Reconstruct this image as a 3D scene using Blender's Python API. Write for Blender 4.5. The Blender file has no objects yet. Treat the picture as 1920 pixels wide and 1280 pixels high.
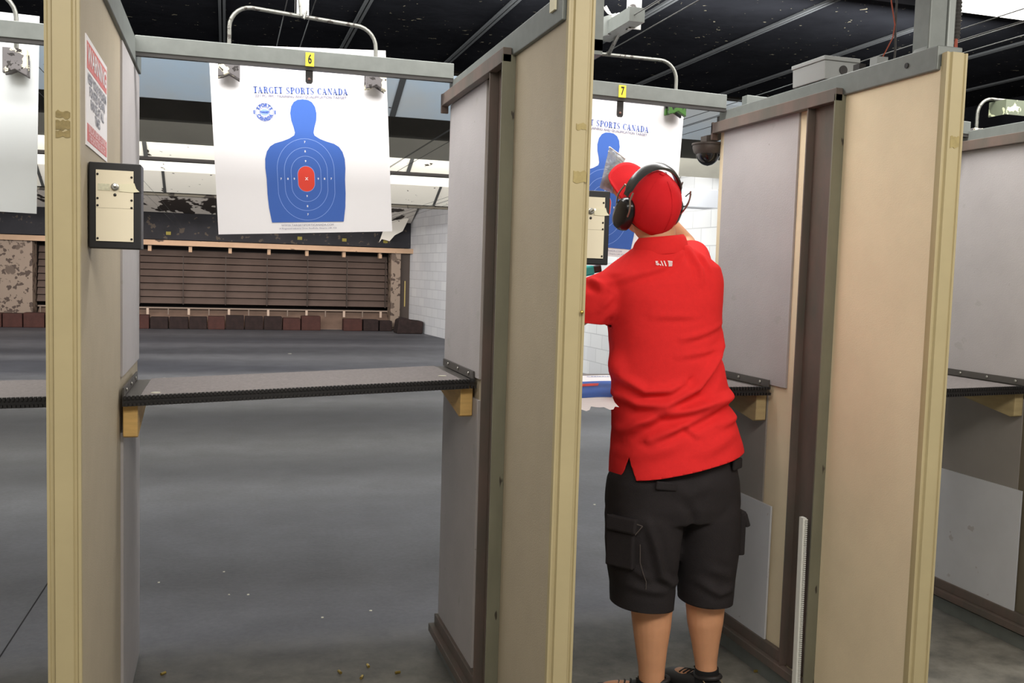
import bpy, bmesh, math, random
from mathutils import Vector, Matrix, noise
import numpy as np
PI = math.pi
SC = bpy.context.scene
COL = SC.collection

# ------------------------------------------------------------------ camera
def rot_cam(yaw, pit, rol):
    cy, sy = math.cos(yaw), math.sin(yaw)
    A = np.array([[cy, -sy, 0], [0, 0, -1], [sy, cy, 0]])
    cp, sp = math.cos(pit), math.sin(pit)
    B = np.array([[1, 0, 0], [0, cp, -sp], [0, sp, cp]])
    cr, sr = math.cos(rol), math.sin(rol)
    C = np.array([[cr, -sr, 0], [sr, cr, 0], [0, 0, 1]])
    return C @ B @ A
CAMH = 1.45
_M = rot_cam(0.29609, 0.0741, 0.03004)
cam_d = bpy.data.cameras.new('camera'); cam = bpy.data.objects.new('camera', cam_d); COL.objects.link(cam)
cam_d.sensor_width = 36; cam_d.lens = 1768 / 1920 * 36; cam_d.clip_start = 0.05
mw = Matrix.Identity(4)
for i in range(3):
    mw[i][0] = _M[0][i]; mw[i][1] = -_M[1][i]; mw[i][2] = -_M[2][i]
mw[2][3] = CAMH
cam.matrix_world = mw
SC.camera = cam

# ------------------------------------------------------------------ world / exposure
SC.view_settings.view_transform = 'Standard'; SC.view_settings.look = 'None'
SC.view_settings.exposure = 0.35; SC.view_settings.gamma = 1; SC.view_settings.use_curve_mapping = False
W = bpy.data.worlds.new('world'); SC.world = W; W.use_nodes = True
bg = W.node_tree.nodes['Background']; bg.inputs[0].default_value = (1.0, 0.96, 0.92, 1); bg.inputs[1].default_value = 0.24

# ------------------------------------------------------------------ fluorescent runs of booth and lanes, plus added lamps on baffles, wall and trap
def area(name, loc, rot, sx, sy, e, col=(1, .96, .9)):
    l = bpy.data.lights.new(name, 'AREA'); l.shape = 'RECTANGLE'; l.size = sx; l.size_y = sy
    l.energy = e; l.color = col
    o = bpy.data.objects.new(name, l); COL.objects.link(o); o.location = loc; o.rotation_euler = rot
    return o
area('booth_ceiling_light', (1.1, 0.3, 2.7), (math.radians(24), 0, 0), 5.5, 0.6, 92, (1, .96, .90))
area('lane_light', (1.2, 3.2, 2.68), (math.radians(22), 0, 0), 6.8, 0.25, 85, (1, .985, .965))
area('lane_light', (1.2, 3.62, 2.735), (0, 0, 0), 6.8, 0.25, 12, (1, .985, .965))
area('baffle_fill', (-.3, 3.9, 2.5), (math.radians(100), 0, 0), 8, 0.1, 115, (.90, .95, 1))  # added unseen lamp that brightens the nearest baffle
area('baffle_fill', (-1, 7.72, 2.56), (math.radians(100), 0, 0), 11, 0.08, 12, (1, .97, .93))  # this and the next strip lamps are added, hidden behind baffle edges
area('baffle_fill', (-1, 9.2, 2.56), (math.radians(100), 0, 0), 11, 0.08, 170, (1, .98, .94))
area('baffle_fill', (-1, 10.5, 2.57), (math.radians(100), 0, 0), 11, 0.08, 260, (1, .98, .94))
area('baffle_fill', (-1, 12.1, 2.57), (math.radians(98), 0, 0), 11, 0.08, 240, (1, .96, .92))
area('baffle_fill', (-1, 16.0, 2.62), (math.radians(94), 0, 0), 10.5, 0.1, 190, (1, .93, .88))
area('side_wall_fill', (3.7, 7.95, 2.54), (math.radians(20), math.radians(-50), 0), 2.2, 0.2, 60, (1, 1, .98))  # added lamp, hidden from view, to brighten the right wall
area('trap_fill', (0.0, 21.3, 1.96), (math.radians(35), 0, 0), 7.4, 0.12, 12, (1, .80, .70))  # added unseen warm lamp aimed at the bullet trap

# ------------------------------------------------------------------ colour and materials
def lin(c):
    c = c / 255
    return c / 12.92 if c <= .04045 else ((c + .055) / 1.055) ** 2.4
def rgb(r, g, b): return (lin(r), lin(g), lin(b), 1)
MATS = {}
def mat(name, col, rough=.6, metal=0, spec=.4, var=0.0, vscale=6, bump=0, bscale=60, spots=None, stretch=None, col2=None, emit=None, alpha=None):
    """procedural surface: base colour with noise variation, optional chips/spots (colour, scale, threshold), bump"""
    m = bpy.data.materials.new(name); m.use_nodes = True
    nt = m.node_tree; N = nt.nodes; L = nt.links; b = N['Principled BSDF']
    b.inputs['Roughness'].default_value = rough; b.inputs['Metallic'].default_value = metal
    b.inputs['Specular IOR Level'].default_value = spec
    tc = N.new('ShaderNodeTexCoord'); mp = N.new('ShaderNodeMapping'); L.new(tc.outputs['Object'], mp.inputs[0])
    if stretch: mp.inputs['Scale'].default_value = stretch
    out = None
    if var or col2:
        n = N.new('ShaderNodeTexNoise'); n.inputs['Scale'].default_value = vscale; n.inputs['Detail'].default_value = 5
        n.inputs['Roughness'].default_value = .6; L.new(mp.outputs[0], n.inputs[0])
        r = N.new('ShaderNodeValToRGB'); r.color_ramp.elements[0].position = .32; r.color_ramp.elements[1].position = .68
        c2 = col2 or tuple(min(1, x * (1 + var)) for x in col[:3]) + (1,)
        c1 = col if col2 else tuple(x * (1 - var) for x in col[:3]) + (1,)
        r.color_ramp.elements[0].color = c1; r.color_ramp.elements[1].color = c2
        L.new(n.outputs['Fac'], r.inputs[0]); out = r.outputs[0]
    if spots:
        for (sc, ss, th) in spots:
            n = N.new('ShaderNodeTexNoise'); n.inputs['Scale'].default_value = ss; n.inputs['Detail'].default_value = 3
            L.new(mp.outputs[0], n.inputs[0])
            r = N.new('ShaderNodeValToRGB'); r.color_ramp.interpolation = 'LINEAR'
            r.color_ramp.elements[0].position = th; r.color_ramp.elements[1].position = min(1, th + .02)
            r.color_ramp.elements[0].color = (0, 0, 0, 1); r.color_ramp.elements[1].color = (1, 1, 1, 1)
            L.new(n.outputs['Fac'], r.inputs[0])
            mx = N.new('ShaderNodeMix'); mx.data_type = 'RGBA'; L.new(r.outputs[0], mx.inputs[0])
            if out: L.new(out, mx.inputs[6])
            else: mx.inputs[6].default_value = col
            mx.inputs[7].default_value = sc; out = mx.outputs[2]
    if out: L.new(out, b.inputs['Base Color'])
    else: b.inputs['Base Color'].default_value = col
    if bump:
        n = N.new('ShaderNodeTexNoise'); n.inputs['Scale'].default_value = bscale; n.inputs['Detail'].default_value = 4
        L.new(mp.outputs[0], n.inputs[0])
        bp = N.new('ShaderNodeBump'); bp.inputs['Strength'].default_value = bump; bp.inputs['Distance'].default_value = .01
        L.new(n.outputs['Fac'], bp.inputs['Height']); L.new(bp.outputs[0], b.inputs['Normal'])
    if emit:
        b.inputs['Emission Color'].default_value = emit[0]; b.inputs['Emission Strength'].default_value = emit[1]
    if alpha is not None:
        b.inputs['Transmission Weight'].default_value = alpha
    MATS[name] = m
    return m
DARK = rgb(34, 32, 30)
tan = mat('tan_post_paint', rgb(174, 160, 122), .45, 0, .4, var=.05, vscale=5)
beige = mat('beige_panel_paint', rgb(170, 158, 136), .6, 0, .3, var=.035, vscale=9, bump=.1, bscale=240)
cream = mat('cream_panel_paint', rgb(224, 208, 176), .6, 0, .3, var=.035, vscale=7, bump=.08, bscale=240)
greyp = mat('grey_steel_sheet', rgb(170, 165, 164), .55, 0, .35, var=.05, vscale=5, bump=.1, bscale=180, spots=[(rgb(164, 160, 157), 14, .70), (rgb(150, 145, 140), 40, .74)])
whitep = mat('pale_scuffed_sheet', rgb(196, 197, 200), .5, 0, .35, var=.04, vscale=5, spots=[(rgb(178, 174, 174), 18, .70)])
galv = mat('galvanised_steel', rgb(114, 118, 114), .5, .3, .5, var=.08, vscale=20)
brown = mat('brown_frame_paint', rgb(110, 92, 84), .55, .1, .4, var=.14, vscale=10, stretch=(1, 1, .35), col2=rgb(88, 84, 76))
olive = mat('olive_frame_paint', rgb(118, 116, 98), .5, .1, .4, var=.12, vscale=12, stretch=(1, 1, .3), spots=[(rgb(62, 56, 48), 26, .66)])
darkgap = mat('dark_gap', rgb(40, 36, 34), .8)
wood = mat('pine_wood', rgb(206, 168, 104), .6, 0, .3, var=.1, vscale=10, stretch=(1, 1, 6), spots=[(rgb(140, 90, 50), 14, .7)])
woodd = mat('weathered_wood', rgb(170, 152, 112), .7, 0, .3, var=.1, vscale=10, stretch=(1, 1, 5))
carpet = mat('grey_shelf_carpet', rgb(132, 126, 124), .9, 0, .1, var=.12, vscale=90, bump=.3, bscale=400)
shelfedge = mat('black_rubber_edge', rgb(34, 32, 32), .5, 0, .5)
plate = mat('shelf_metal', rgb(88, 84, 80), .45, .4, .5, var=.1)
screwm = mat('screw_steel', rgb(170, 168, 160), .35, .9)
black = mat('black_plastic', rgb(26, 25, 26), .4, 0, .5)
blackm = mat('black_painted_metal', rgb(38, 34, 32), .5, .2, .5)
creamplate = mat('cream_switch_plate', rgb(228, 218, 192), .5, 0, .4, var=.02)
tape = mat('masking_tape', rgb(226, 220, 190), .6)
yellow = mat('yellow_label', rgb(226, 204, 60), .5)
paper = mat('target_paper', rgb(244, 242, 243), .7, 0, .2, var=.01, vscale=3)
paperL = mat('plain_target_paper', rgb(222, 226, 226), .7, 0, .2, var=.02, vscale=6)
blue = mat('blue_ink', rgb(66, 104, 184), .6, 0, .25, var=.02)
inkline = mat('pale_blue_ink', rgb(140, 170, 232), .6)
red = mat('red_ink', rgb(226, 66, 48), .6)
titleink = mat('title_ink', rgb(70, 98, 176), .6)
greyink = mat('grey_ink', rgb(140, 138, 156), .6)
lightink = mat('light_grey_ink', rgb(180, 178, 190), .6)
white = mat('white_ink', rgb(245, 245, 245), .6)
darkink = mat('dark_ink', rgb(30, 28, 26), .6)
signred = mat('sign_red', rgb(214, 110, 104), .5)
signpink = mat('sign_pink_text', rgb(242, 205, 205), .5)
signwhite = mat('sign_white', rgb(240, 236, 236), .5)
signtext = mat('sign_text', rgb(140, 140, 148), .5)
rodm = mat('chipped_rod', rgb(112, 112, 106), .4, .6, .5, var=.1, vscale=40, spots=[(rgb(70, 66, 62), 60, .6)])
clampm = mat('chipped_clamp_paint', rgb(108, 104, 104), .6, .1, .4, spots=[(rgb(220, 214, 190), 24, .56), (rgb(52, 48, 46), 48, .60)])
whitechip = mat('chipped_white_paint', rgb(196, 197, 194), .5, .1, .4, spots=[(rgb(70, 66, 64), 30, .64)])
stain = mat('tape_residue_brown', rgb(160, 144, 96), .7, var=.12, vscale=60)
ceilm = mat('black_ceiling_rubber', rgb(27, 27, 29), 1.0, 0, .0, var=.25, vscale=3, bump=.3, bscale=20, spots=[(rgb(118, 110, 92), 30, .705)])
battm = mat('ceiling_batten', rgb(72, 72, 71), .8, 0, .2)
baff = mat('baffle_paint', rgb(184, 180, 166), .7, 0, .3, var=.06, vscale=2, spots=[(rgb(90, 82, 70), 12, .74)])
baffb = mat('pale_blue_baffle_paint', rgb(188, 190, 188), .5, 0, .5, var=.1, vscale=1.2, col2=rgb(176, 194, 208), spots=[(rgb(60, 58, 56), 14, .74), (rgb(60, 54, 50), 5, .76)])
baffd = mat('dark_grey_strip', rgb(84, 80, 72), .7, 0, .3, var=.12, vscale=3)
baffw = mat('white_pocked_baffle', rgb(232, 228, 216), .6, 0, .3, spots=[(rgb(64, 58, 50), 9, .685)])
baffp = mat('peeling_white_baffle', rgb(218, 214, 206), .6, 0, .3, spots=[(rgb(58, 54, 52), 2.6, .545), (rgb(60, 56, 52), 10, .67)])
blackhood = mat('black_trap_hood', rgb(34, 34, 39), .7, 0, .3, var=.3, vscale=2, spots=[(rgb(74, 66, 58), 8, .64)])
beamw = mat('trap_beam_wood', rgb(168, 140, 114), .6, 0, .3, var=.08, vscale=3, spots=[(rgb(80, 66, 56), 3, .64)])
slatm = mat('brown_louvre', rgb(92, 78, 71), .7, 0, .3, var=.15, vscale=1.5)
trapdark = mat('trap_dark', rgb(40, 34, 32), .8)
trapsand = mat('trap_sand_board', rgb(122, 101, 88), .8, var=.12, vscale=4)
pillarm = mat('pocked_pillar_paint', rgb(136, 120, 106), .6, 0, .3, spots=[(rgb(74, 60, 52), 9, .565), (rgb(92, 78, 68), 3, .60)])
brickred = mat('dark_red_rubber_block', rgb(66, 36, 30), .8, var=.2, vscale=6, bump=.5, bscale=20)
brickdk = mat('charred_rubber_block', rgb(40, 28, 26), .9, var=.3, vscale=9, bump=.8, bscale=16)
brass = mat('brass', rgb(186, 160, 84), .3, .8)
scrap = mat('paper_scrap_white', rgb(225, 222, 205), .7)
skin = mat('skin', rgb(206, 150, 112), .5, 0, .4, var=.05, vscale=14)
skin.node_tree.nodes['Principled BSDF'].inputs['Subsurface Weight'].default_value = .08
skin.node_tree.nodes['Principled BSDF'].inputs['Subsurface Radius'].default_value = (.01, .004, .002)
redshirt = mat('red_polo_knit', rgb(220, 44, 44), .85, 0, .15, var=.03, vscale=60, bump=.15, bscale=500)
redcap = mat('red_cap_cotton', rgb(208, 34, 40), .85, 0, .15, var=.03, vscale=30, bump=.1, bscale=400)
shortm = mat('black_cotton_twill', rgb(38, 34, 35), .85, 0, .25, var=.12, vscale=12, bump=.2, bscale=300)
stitchm = mat('shorts_seam', rgb(84, 76, 72), .8)
shoem = mat('black_shoe', rgb(34, 31, 31), .6, 0, .4)
solem = mat('shoe_tan_piping', rgb(150, 134, 104), .6)
sockm = mat('black_sock', rgb(22, 22, 23), .9)
hairm = mat('short_dark_hair', rgb(70, 48, 38), .8, bump=.4, bscale=300)
muffm = mat('glossy_black_muff', rgb(22, 22, 23), .22, 0, .5)
bandm = mat('headband_vinyl', rgb(46, 47, 46), .25, 0, .6)
greymark = mat('grey_print', rgb(96, 94, 90), .5)
wirem = mat('steel_wire', rgb(84, 84, 82), .6, .4)
cablem = mat('grey_black_cable', rgb(70, 68, 66), .5, .3)
coilm = mat('conduit_metal', rgb(84, 82, 80), .4, .6)
copper = mat('copper_red_wire', rgb(150, 72, 52), .5)
jboxm = mat('grey_junction_box', rgb(146, 148, 146), .5, .1, .4)
teal = mat('teal_plastic', rgb(40, 170, 165), .4)
tealD = mat('dark_teal_print', rgb(40, 120, 130), .4)
bagm = mat('clear_grey_bag', rgb(165, 176, 178), .15, 0, .8, var=.1, vscale=30, bump=1.0, bscale=30, col2=rgb(214, 222, 222))
bagm.node_tree.nodes['Principled BSDF'].inputs['Alpha'].default_value = .62
eyew = mat('eye_white', rgb(235, 230, 225), .2)
eyed = mat('eye_iris', rgb(60, 42, 30), .2)
lipm = mat('lip', rgb(170, 96, 84), .5)
domem = mat('smoked_dome', rgb(18, 16, 16), .08, 0, .6)
domeh = mat('brown_camera_housing', rgb(76, 68, 62), .5, .1, .4)
lightdiff = mat('light_diffuser', rgb(255, 252, 240), .5, emit=((1, .98, .9, 1), 3.0))
greenp = mat('green_black_clip', rgb(64, 104, 44), .5, spots=[(rgb(22, 24, 22), 18, .47)])

# floor: concrete with soft bands that run across the lanes, cracks and grime
def floor_mat():
    m = mat('painted_concrete', rgb(92, 92, 98), .55, 0, .35)
    nt = m.node_tree; N = nt.nodes; L = nt.links; b = N['Principled BSDF']
    tc = N.new('ShaderNodeTexCoord')
    def noise_n(scale, st, det=4, rough=.55):
        mp = N.new('ShaderNodeMapping'); mp.inputs['Scale'].default_value = st; L.new(tc.outputs['Object'], mp.inputs[0])
        n = N.new('ShaderNodeTexNoise'); n.inputs['Scale'].default_value = scale; n.inputs['Detail'].default_value = det
        n.inputs['Roughness'].default_value = rough; L.new(mp.outputs[0], n.inputs[0]); return n.outputs['Fac']
    a = noise_n(1.0, (.10, .62, 1), 1.5, .4)
    r = N.new('ShaderNodeValToRGB'); e = r.color_ramp.elements
    e[0].position = .36; e[0].color = rgb(70, 72, 79); e[1].position = .66; e[1].color = rgb(108, 109, 114)
    L.new(a, r.inputs[0])
    g = noise_n(38, (1, 1, 1), 6, .7); g2 = noise_n(3.2, (1, 1, 1), 5)
    mx = N.new('ShaderNodeMix'); mx.data_type = 'RGBA'; mx.blend_type = 'OVERLAY'; mx.inputs[0].default_value = .35
    L.new(r.outputs[0], mx.inputs[6]); L.new(g, mx.inputs[7])
    mx2 = N.new('ShaderNodeMix'); mx2.data_type = 'RGBA'; mx2.blend_type = 'OVERLAY'; mx2.inputs[0].default_value = .35
    L.new(mx.outputs[2], mx2.inputs[6]); L.new(g2, mx2.inputs[7])
    # the booth side of the firing line is bare lighter concrete
    sep = N.new('ShaderNodeSeparateXYZ'); L.new(tc.outputs['Object'], sep.inputs[0])
    mr = N.new('ShaderNodeMapRange'); mr.inputs['From Min'].default_value = 3.75; mr.inputs['From Max'].default_value = 3.1
    L.new(sep.outputs['Y'], mr.inputs['Value'])
    mx3 = N.new('ShaderNodeMix'); mx3.data_type = 'RGBA'; L.new(mr.outputs[0], mx3.inputs[0])
    L.new(mx2.outputs[2], mx3.inputs[6])
    r2 = N.new('ShaderNodeValToRGB'); r2.color_ramp.elements[0].color = rgb(96, 94, 88); r2.color_ramp.elements[1].color = rgb(150, 146, 136)
    r2.color_ramp.elements[0].position = .3; r2.color_ramp.elements[1].position = .72
    g3 = noise_n(7, (1, 1, 1), 8, .65); L.new(g3, r2.inputs[0]); L.new(r2.outputs[0], mx3.inputs[7])
    L.new(mx3.outputs[2], b.inputs['Base Color'])
    bp = N.new('ShaderNodeBump'); bp.inputs['Strength'].default_value = .15; bp.inputs['Distance'].default_value = .01
    L.new(g, bp.inputs['Height']); L.new(bp.outputs[0], b.inputs['Normal'])
    return m
floorm = floor_mat()

def block_mat():
    m = mat('white_painted_block', rgb(222, 224, 226), .6)
    nt = m.node_tree; N = nt.nodes; L = nt.links; b = N['Principled BSDF']
    tc = N.new('ShaderNodeTexCoord'); sep = N.new('ShaderNodeSeparateXYZ'); L.new(tc.outputs['Object'], sep.inputs[0])
    cb = N.new('ShaderNodeCombineXYZ'); L.new(sep.outputs['Y'], cb.inputs['X']); L.new(sep.outputs['Z'], cb.inputs['Y'])
    br = N.new('ShaderNodeTexBrick'); L.new(cb.outputs[0], br.inputs[0])
    br.inputs['Scale'].default_value = 1; br.inputs['Brick Width'].default_value = .4; br.inputs['Row Height'].default_value = .2
    br.inputs['Mortar Size'].default_value = .006; br.inputs['Color1'].default_value = rgb(222, 224, 226); br.inputs['Color2'].default_value = rgb(212, 214, 218)
    br.inputs['Mortar'].default_value = rgb(190, 192, 196)
    L.new(br.outputs['Color'], b.inputs['Base Color'])
    bp = N.new('ShaderNodeBump'); bp.inputs['Strength'].default_value = .4; bp.inputs['Distance'].default_value = .01; bp.invert = True
    L.new(br.outputs['Fac'], bp.inputs['Height']); L.new(bp.outputs[0], b.inputs['Normal'])
    return m
blockm = block_mat()

# ------------------------------------------------------------------ mesh collector
class MB:
    def __init__(s): s.v = []; s.f = []; s.m = []
    def add(s, vs, fs, mi=0):
        o = len(s.v); s.v += [tuple(v) for v in vs]; s.f += [tuple(i + o for i in f) for f in fs]; s.m += [mi] * len(fs); return s
    def box(s, x0, x1, y0, y1, z0, z1, mi=0):
        vs = [(x, y, z) for z in (z0, z1) for y in (y0, y1) for x in (x0, x1)]
        return s.add(vs, [(0, 2, 3, 1), (4, 5, 7, 6), (0, 1, 5, 4), (2, 6, 7, 3), (0, 4, 6, 2), (1, 3, 7, 5)], mi)
    def obox(s, c, ax, ay, az, mi=0):
        """oriented box: centre, three half-axis vectors"""
        c = Vector(c); ax = Vector(ax); ay = Vector(ay); az = Vector(az)
        vs = [c + ax * i + ay * j + az * k for k in (-1, 1) for j in (-1, 1) for i in (-1, 1)]
        return s.add(vs, [(0, 2, 3, 1), (4, 5, 7, 6), (0, 1, 5, 4), (2, 6, 7, 3), (0, 4, 6, 2), (1, 3, 7, 5)], mi)
    def prism(s, poly, axis, a, b, mi=0):
        """extrude a 2D polygon along an axis from a to b"""
        def P(u, v, w):
            return {'x': (w, u, v), 'y': (u, w, v), 'z': (u, v, w)}[axis]
        n = len(poly); vs = [P(u, v, a) for u, v in poly] + [P(u, v, b) for u, v in poly]
        fs = [tuple(range(n)), tuple(range(2 * n - 1, n - 1, -1))] + [(i, i + n, (i + 1) % n + n, (i + 1) % n) for i in range(n)]
        return s.add(vs, fs, mi)
    def tube(s, pts, r, n=8, mi=0, caps=True, sq=None):
        pts = [Vector(p) for p in pts]; k = len(pts)
        rs = r if isinstance(r, (list, tuple)) else [r] * k
        base = None; vs = []; 
        for i in range(k):
            t = (pts[min(i + 1, k - 1)] - pts[max(i - 1, 0)]).normalized()
            if base is None:
                up = Vector((0, 0, 1)) if abs(t.z) < .9 else Vector((0, 1, 0))
                a = t.cross(up).normalized()
            else:
                a = (base - t * base.dot(t)).normalized()
            base = a; b = t.cross(a)
            for j in range(n):
                th = 2 * PI * j / n
                vs.append(pts[i] + (a * math.cos(th) + b * math.sin(th) * (sq or 1)) * rs[i])
        fs = []
        for i in range(k - 1):
            for j in range(n):
                j2 = (j + 1) % n
                fs.append((i * n + j, i * n + j2, (i + 1) * n + j2, (i + 1) * n + j))
        if caps: fs += [tuple(range(n - 1, -1, -1)), tuple(range((k - 1) * n, k * n))]
        return s.add(vs, fs, mi)
    def rings(s, rings, mi=0, caps=True):
        n = len(rings[0]); vs = [p for r in rings for p in r]; fs = []
        for i in range(len(rings) - 1):
            for j in range(n):
                j2 = (j + 1) % n
                fs.append((i * n + j, i * n + j2, (i + 1) * n + j2, (i + 1) * n + j))
        if caps: fs += [tuple(range(n - 1, -1, -1)), tuple(range((len(rings) - 1) * n, len(rings) * n))]
        return s.add(vs, fs, mi)
    def lathe(s, prof, c, n=24, mi=0, M=None):
        R = []
        for (r, h) in prof:
            R.append([Vector((r * math.cos(2 * PI * j / n), r * math.sin(2 * PI * j / n), h)) for j in range(n)])
        M = M or Matrix.Identity(3); c = Vector(c)
        return s.rings([[c + M @ p for p in r] for r in R], mi)
    def ell(s, c, r, M=None, nu=20, nv=12, mi=0):
        M = M or Matrix.Identity(3); c = Vector(c); R = []
        for i in range(nv + 1):
            ph = -PI / 2 + PI * i / nv; cr = max(math.cos(ph), .02)
            R.append([c + M @ Vector((r[0] * cr * math.cos(2 * PI * j / nu), r[1] * cr * math.sin(2 * PI * j / nu), r[2] * math.sin(ph))) for j in range(nu)])
        return s.rings(R, mi)
    def sheet(s, fn, nu, nv, mi=0):
        vs = [fn(i / nu, j / nv) for j in range(nv + 1) for i in range(nu + 1)]; w = nu + 1
        return s.add(vs, [(j * w + i, j * w + i + 1, (j + 1) * w + i + 1, (j + 1) * w + i) for j in range(nv) for i in range(nu)], mi)

def org(o):
    p = Vector((0, 0, 0))
    while o is not None:
        p += Vector(o.location); o = o.parent
    return p
def link(name, mesh, parent=None, loc=(0, 0, 0)):
    o = bpy.data.objects.new(name, mesh); COL.objects.link(o)
    if parent: o.parent = parent
    o.location = loc
    return o
def mk(name, mb, m, parent=None, origin=None, smooth=False, bevel=0, sub=0, fixn=True, angle=40):
    """one mesh object from a collector given in world coordinates"""
    me = bpy.data.meshes.new(name)
    base = org(parent) if parent else Vector(origin or (0, 0, 0))
    me.from_pydata([tuple(Vector(v) - base) for v in mb.v], [], mb.f)
    ms = m if isinstance(m, (list, tuple)) else [m]
    for x in ms: me.materials.append(x)
    for p, i in zip(me.polygons, mb.m): p.material_index = min(i, len(ms) - 1)
    if fixn:
        b = bmesh.new(); b.from_mesh(me); bmesh.ops.recalc_face_normals(b, faces=b.faces); b.to_mesh(me); b.free()
    o = link(name, me, parent, (0, 0, 0) if parent else tuple(base))
    if smooth:
        me.polygons.foreach_set('use_smooth', [True] * len(me.polygons))
        try: me.set_sharp_from_angle(angle=math.radians(angle))
        except Exception: pass
    if bevel:
        bv = o.modifiers.new('bevel', 'BEVEL'); bv.width = bevel; bv.segments = 2; bv.limit_method = 'ANGLE'
    if sub:
        sb = o.modifiers.new('sub', 'SUBSURF'); sb.levels = sub; sb.render_levels = sub
    return o
def tag(o, label, cat, group=None):
    o['label'] = label; o['category'] = cat
    if group: o['group'] = group
    return o
def thing(name, label, cat, loc, group=None):
    o = bpy.data.objects.new(name, None); COL.objects.link(o); o.location = loc; o.empty_display_size = .05
    return tag(o, label, cat, group)
def struct(name, mb, m, **k):
    o = mk(name, mb, m, **k); o['kind'] = 'structure'; return o
def bx(*a): return MB().box(*a)

# ------------------------------------------------------------------ text helpers
def text_mesh(txt, size, weight=0.0, align='CENTER', spacing=1.0, xs=1.0):
    cu = bpy.data.curves.new('t', 'FONT'); cu.body = txt; cu.size = size; cu.align_x = align; cu.align_y = 'CENTER'
    cu.offset = weight; cu.space_character = spacing; cu.resolution_u = 3
    ob = bpy.data.objects.new('t', cu); COL.objects.link(ob)
    dg = bpy.context.evaluated_depsgraph_get(); me = ob.evaluated_get(dg).to_mesh()
    vs = [(v.co.x * xs, v.co.y) for v in me.vertices]; fs = [tuple(p.vertices) for p in me.polygons]
    ob.evaluated_get(dg).to_mesh_clear(); bpy.data.objects.remove(ob); bpy.data.curves.remove(cu)
    return vs, fs
def flat(vs, fs, O, U, V, off=0.0006, mb=None):
    """put 2D geometry on the plane O + u U + v V, standing off along U x V"""
    O = Vector(O); U = Vector(U); V = Vector(V); N = U.cross(V).normalized() * off
    return (mb or MB()).add([O + U * a + V * b + N for a, b in vs], fs)

# didone capitals for the title, cap height 1
def didone(word):
    T = .27; h = .085; out = []; x = 0
    def q(a): out.append([(p[0] + x, p[1]) for p in a])
    def bar(x0, x1, y0, y1): q([(x0, y0), (x1, y0), (x1, y1), (x0, y1)])
    def arc(cx, cy, rx, ry, t0, t1, wx, wy, n=10):
        for i in range(n):
            a, b = t0 + (t1 - t0) * i / n, t0 + (t1 - t0) * (i + 1) / n
            def P(t, o): return (cx + math.cos(t) * (rx - o * wx), cy + math.sin(t) * (ry - o * wy))
            q([P(a, 0), P(b, 0), P(b, 1), P(a, 1)])
    for ch in word:
        if ch == ' ': x += .55; continue
        if ch == 'T':
            bar(.25, .25 + T, 0, 1); bar(.12, .64, 0, h); bar(0, .76, 1 - h, 1); bar(0, .05, .7, 1); bar(.71, .76, .7, 1); w = .76
        elif ch == 'A':
            q([(.33, 1), (.45, 1), (.86, 0), (.56, 0)]); q([(.33, 1), (.41, 1), (.16, 0), (.07, 0)]); bar(.2, .6, .3, .3 + h); bar(0, .28, 0, h); bar(.46, .94, 0, h); w = .94
        elif ch == 'R':
            bar(.1, .1 + T, 0, 1); bar(0, .46, 0, h); bar(0, .5, 1 - h, 1); bar(.3, .5, .5, .5 + h); arc(.46, .75, .3, .25, -PI / 2, PI / 2, .2, .05); q([(.44, .5), (.66, .5), (.86, 0), (.6, 0)]); bar(.6, .94, 0, h); w = .94
        elif ch == 'G':
            arc(.46, .5, .46, .5, PI * .25, PI * 1.75, .24, .06, 16); bar(.62, .84, 0.02, .42); bar(.5, .92, .4, .45); w = .92
        elif ch == 'E':
            bar(.1, .1 + T, 0, 1); bar(0, .7, 0, h); bar(0, .68, 1 - h, 1); bar(.3, .55, .48, .53); bar(.65, .7, 0, .3); bar(.63, .68, .72, 1); bar(.52, .56, .36, .66); w = .74
        elif ch == 'S':
            arc(.36, .74, .3, .26, PI * .15, PI * 1.2, .15, .07); q([(.08, .66), (.28, .66), (.7, .3), (.42, .3)]); arc(.36, .26, .34, .26, -PI * .85, PI * .2, .16, .07); bar(.0, .05, 0, .3); bar(.62, .66, .7, 1); w = .74
        elif ch == 'P':
            bar(.1, .1 + T, 0, 1); bar(0, .48, 0, h); bar(0, .5, 1 - h, 1); bar(.3, .5, .44, .44 + h); arc(.48, .72, .32, .28, -PI / 2, PI / 2, .22, .05); w = .84
        elif ch == 'O':
            arc(.46, .5, .46, .5, 0, 2 * PI, .26, .05, 22); w = .92
        elif ch == 'C':
            arc(.46, .5, .46, .5, PI * .25, PI * 1.75, .26, .06, 16); bar(.76, .81, .66, 1); w = .88
        elif ch == 'N':
            bar(.08, .16, 0, 1); bar(.75, .83, 0, 1); q([(.04, 1), (.3, 1), (.82, 0), (.6, 0)]); bar(0, .26, 0, h); bar(.64, .92, 1 - h, 1); w = .92
        elif ch == 'D':
            bar(.1, .1 + T, 0, 1); bar(0, .44, 0, h); bar(0, .44, 1 - h, 1); arc(.42, .5, .46, .5, -PI / 2, PI / 2, .26, .05, 12); w = .9
        x += w + .1
    tot = x - .1
    vs = []; fs = []
    for p in out:
        fs.append(tuple(range(len(vs), len(vs) + len(p)))); vs += [(a - tot / 2, b - .5) for a, b in p]
    return vs, fs, tot

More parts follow.
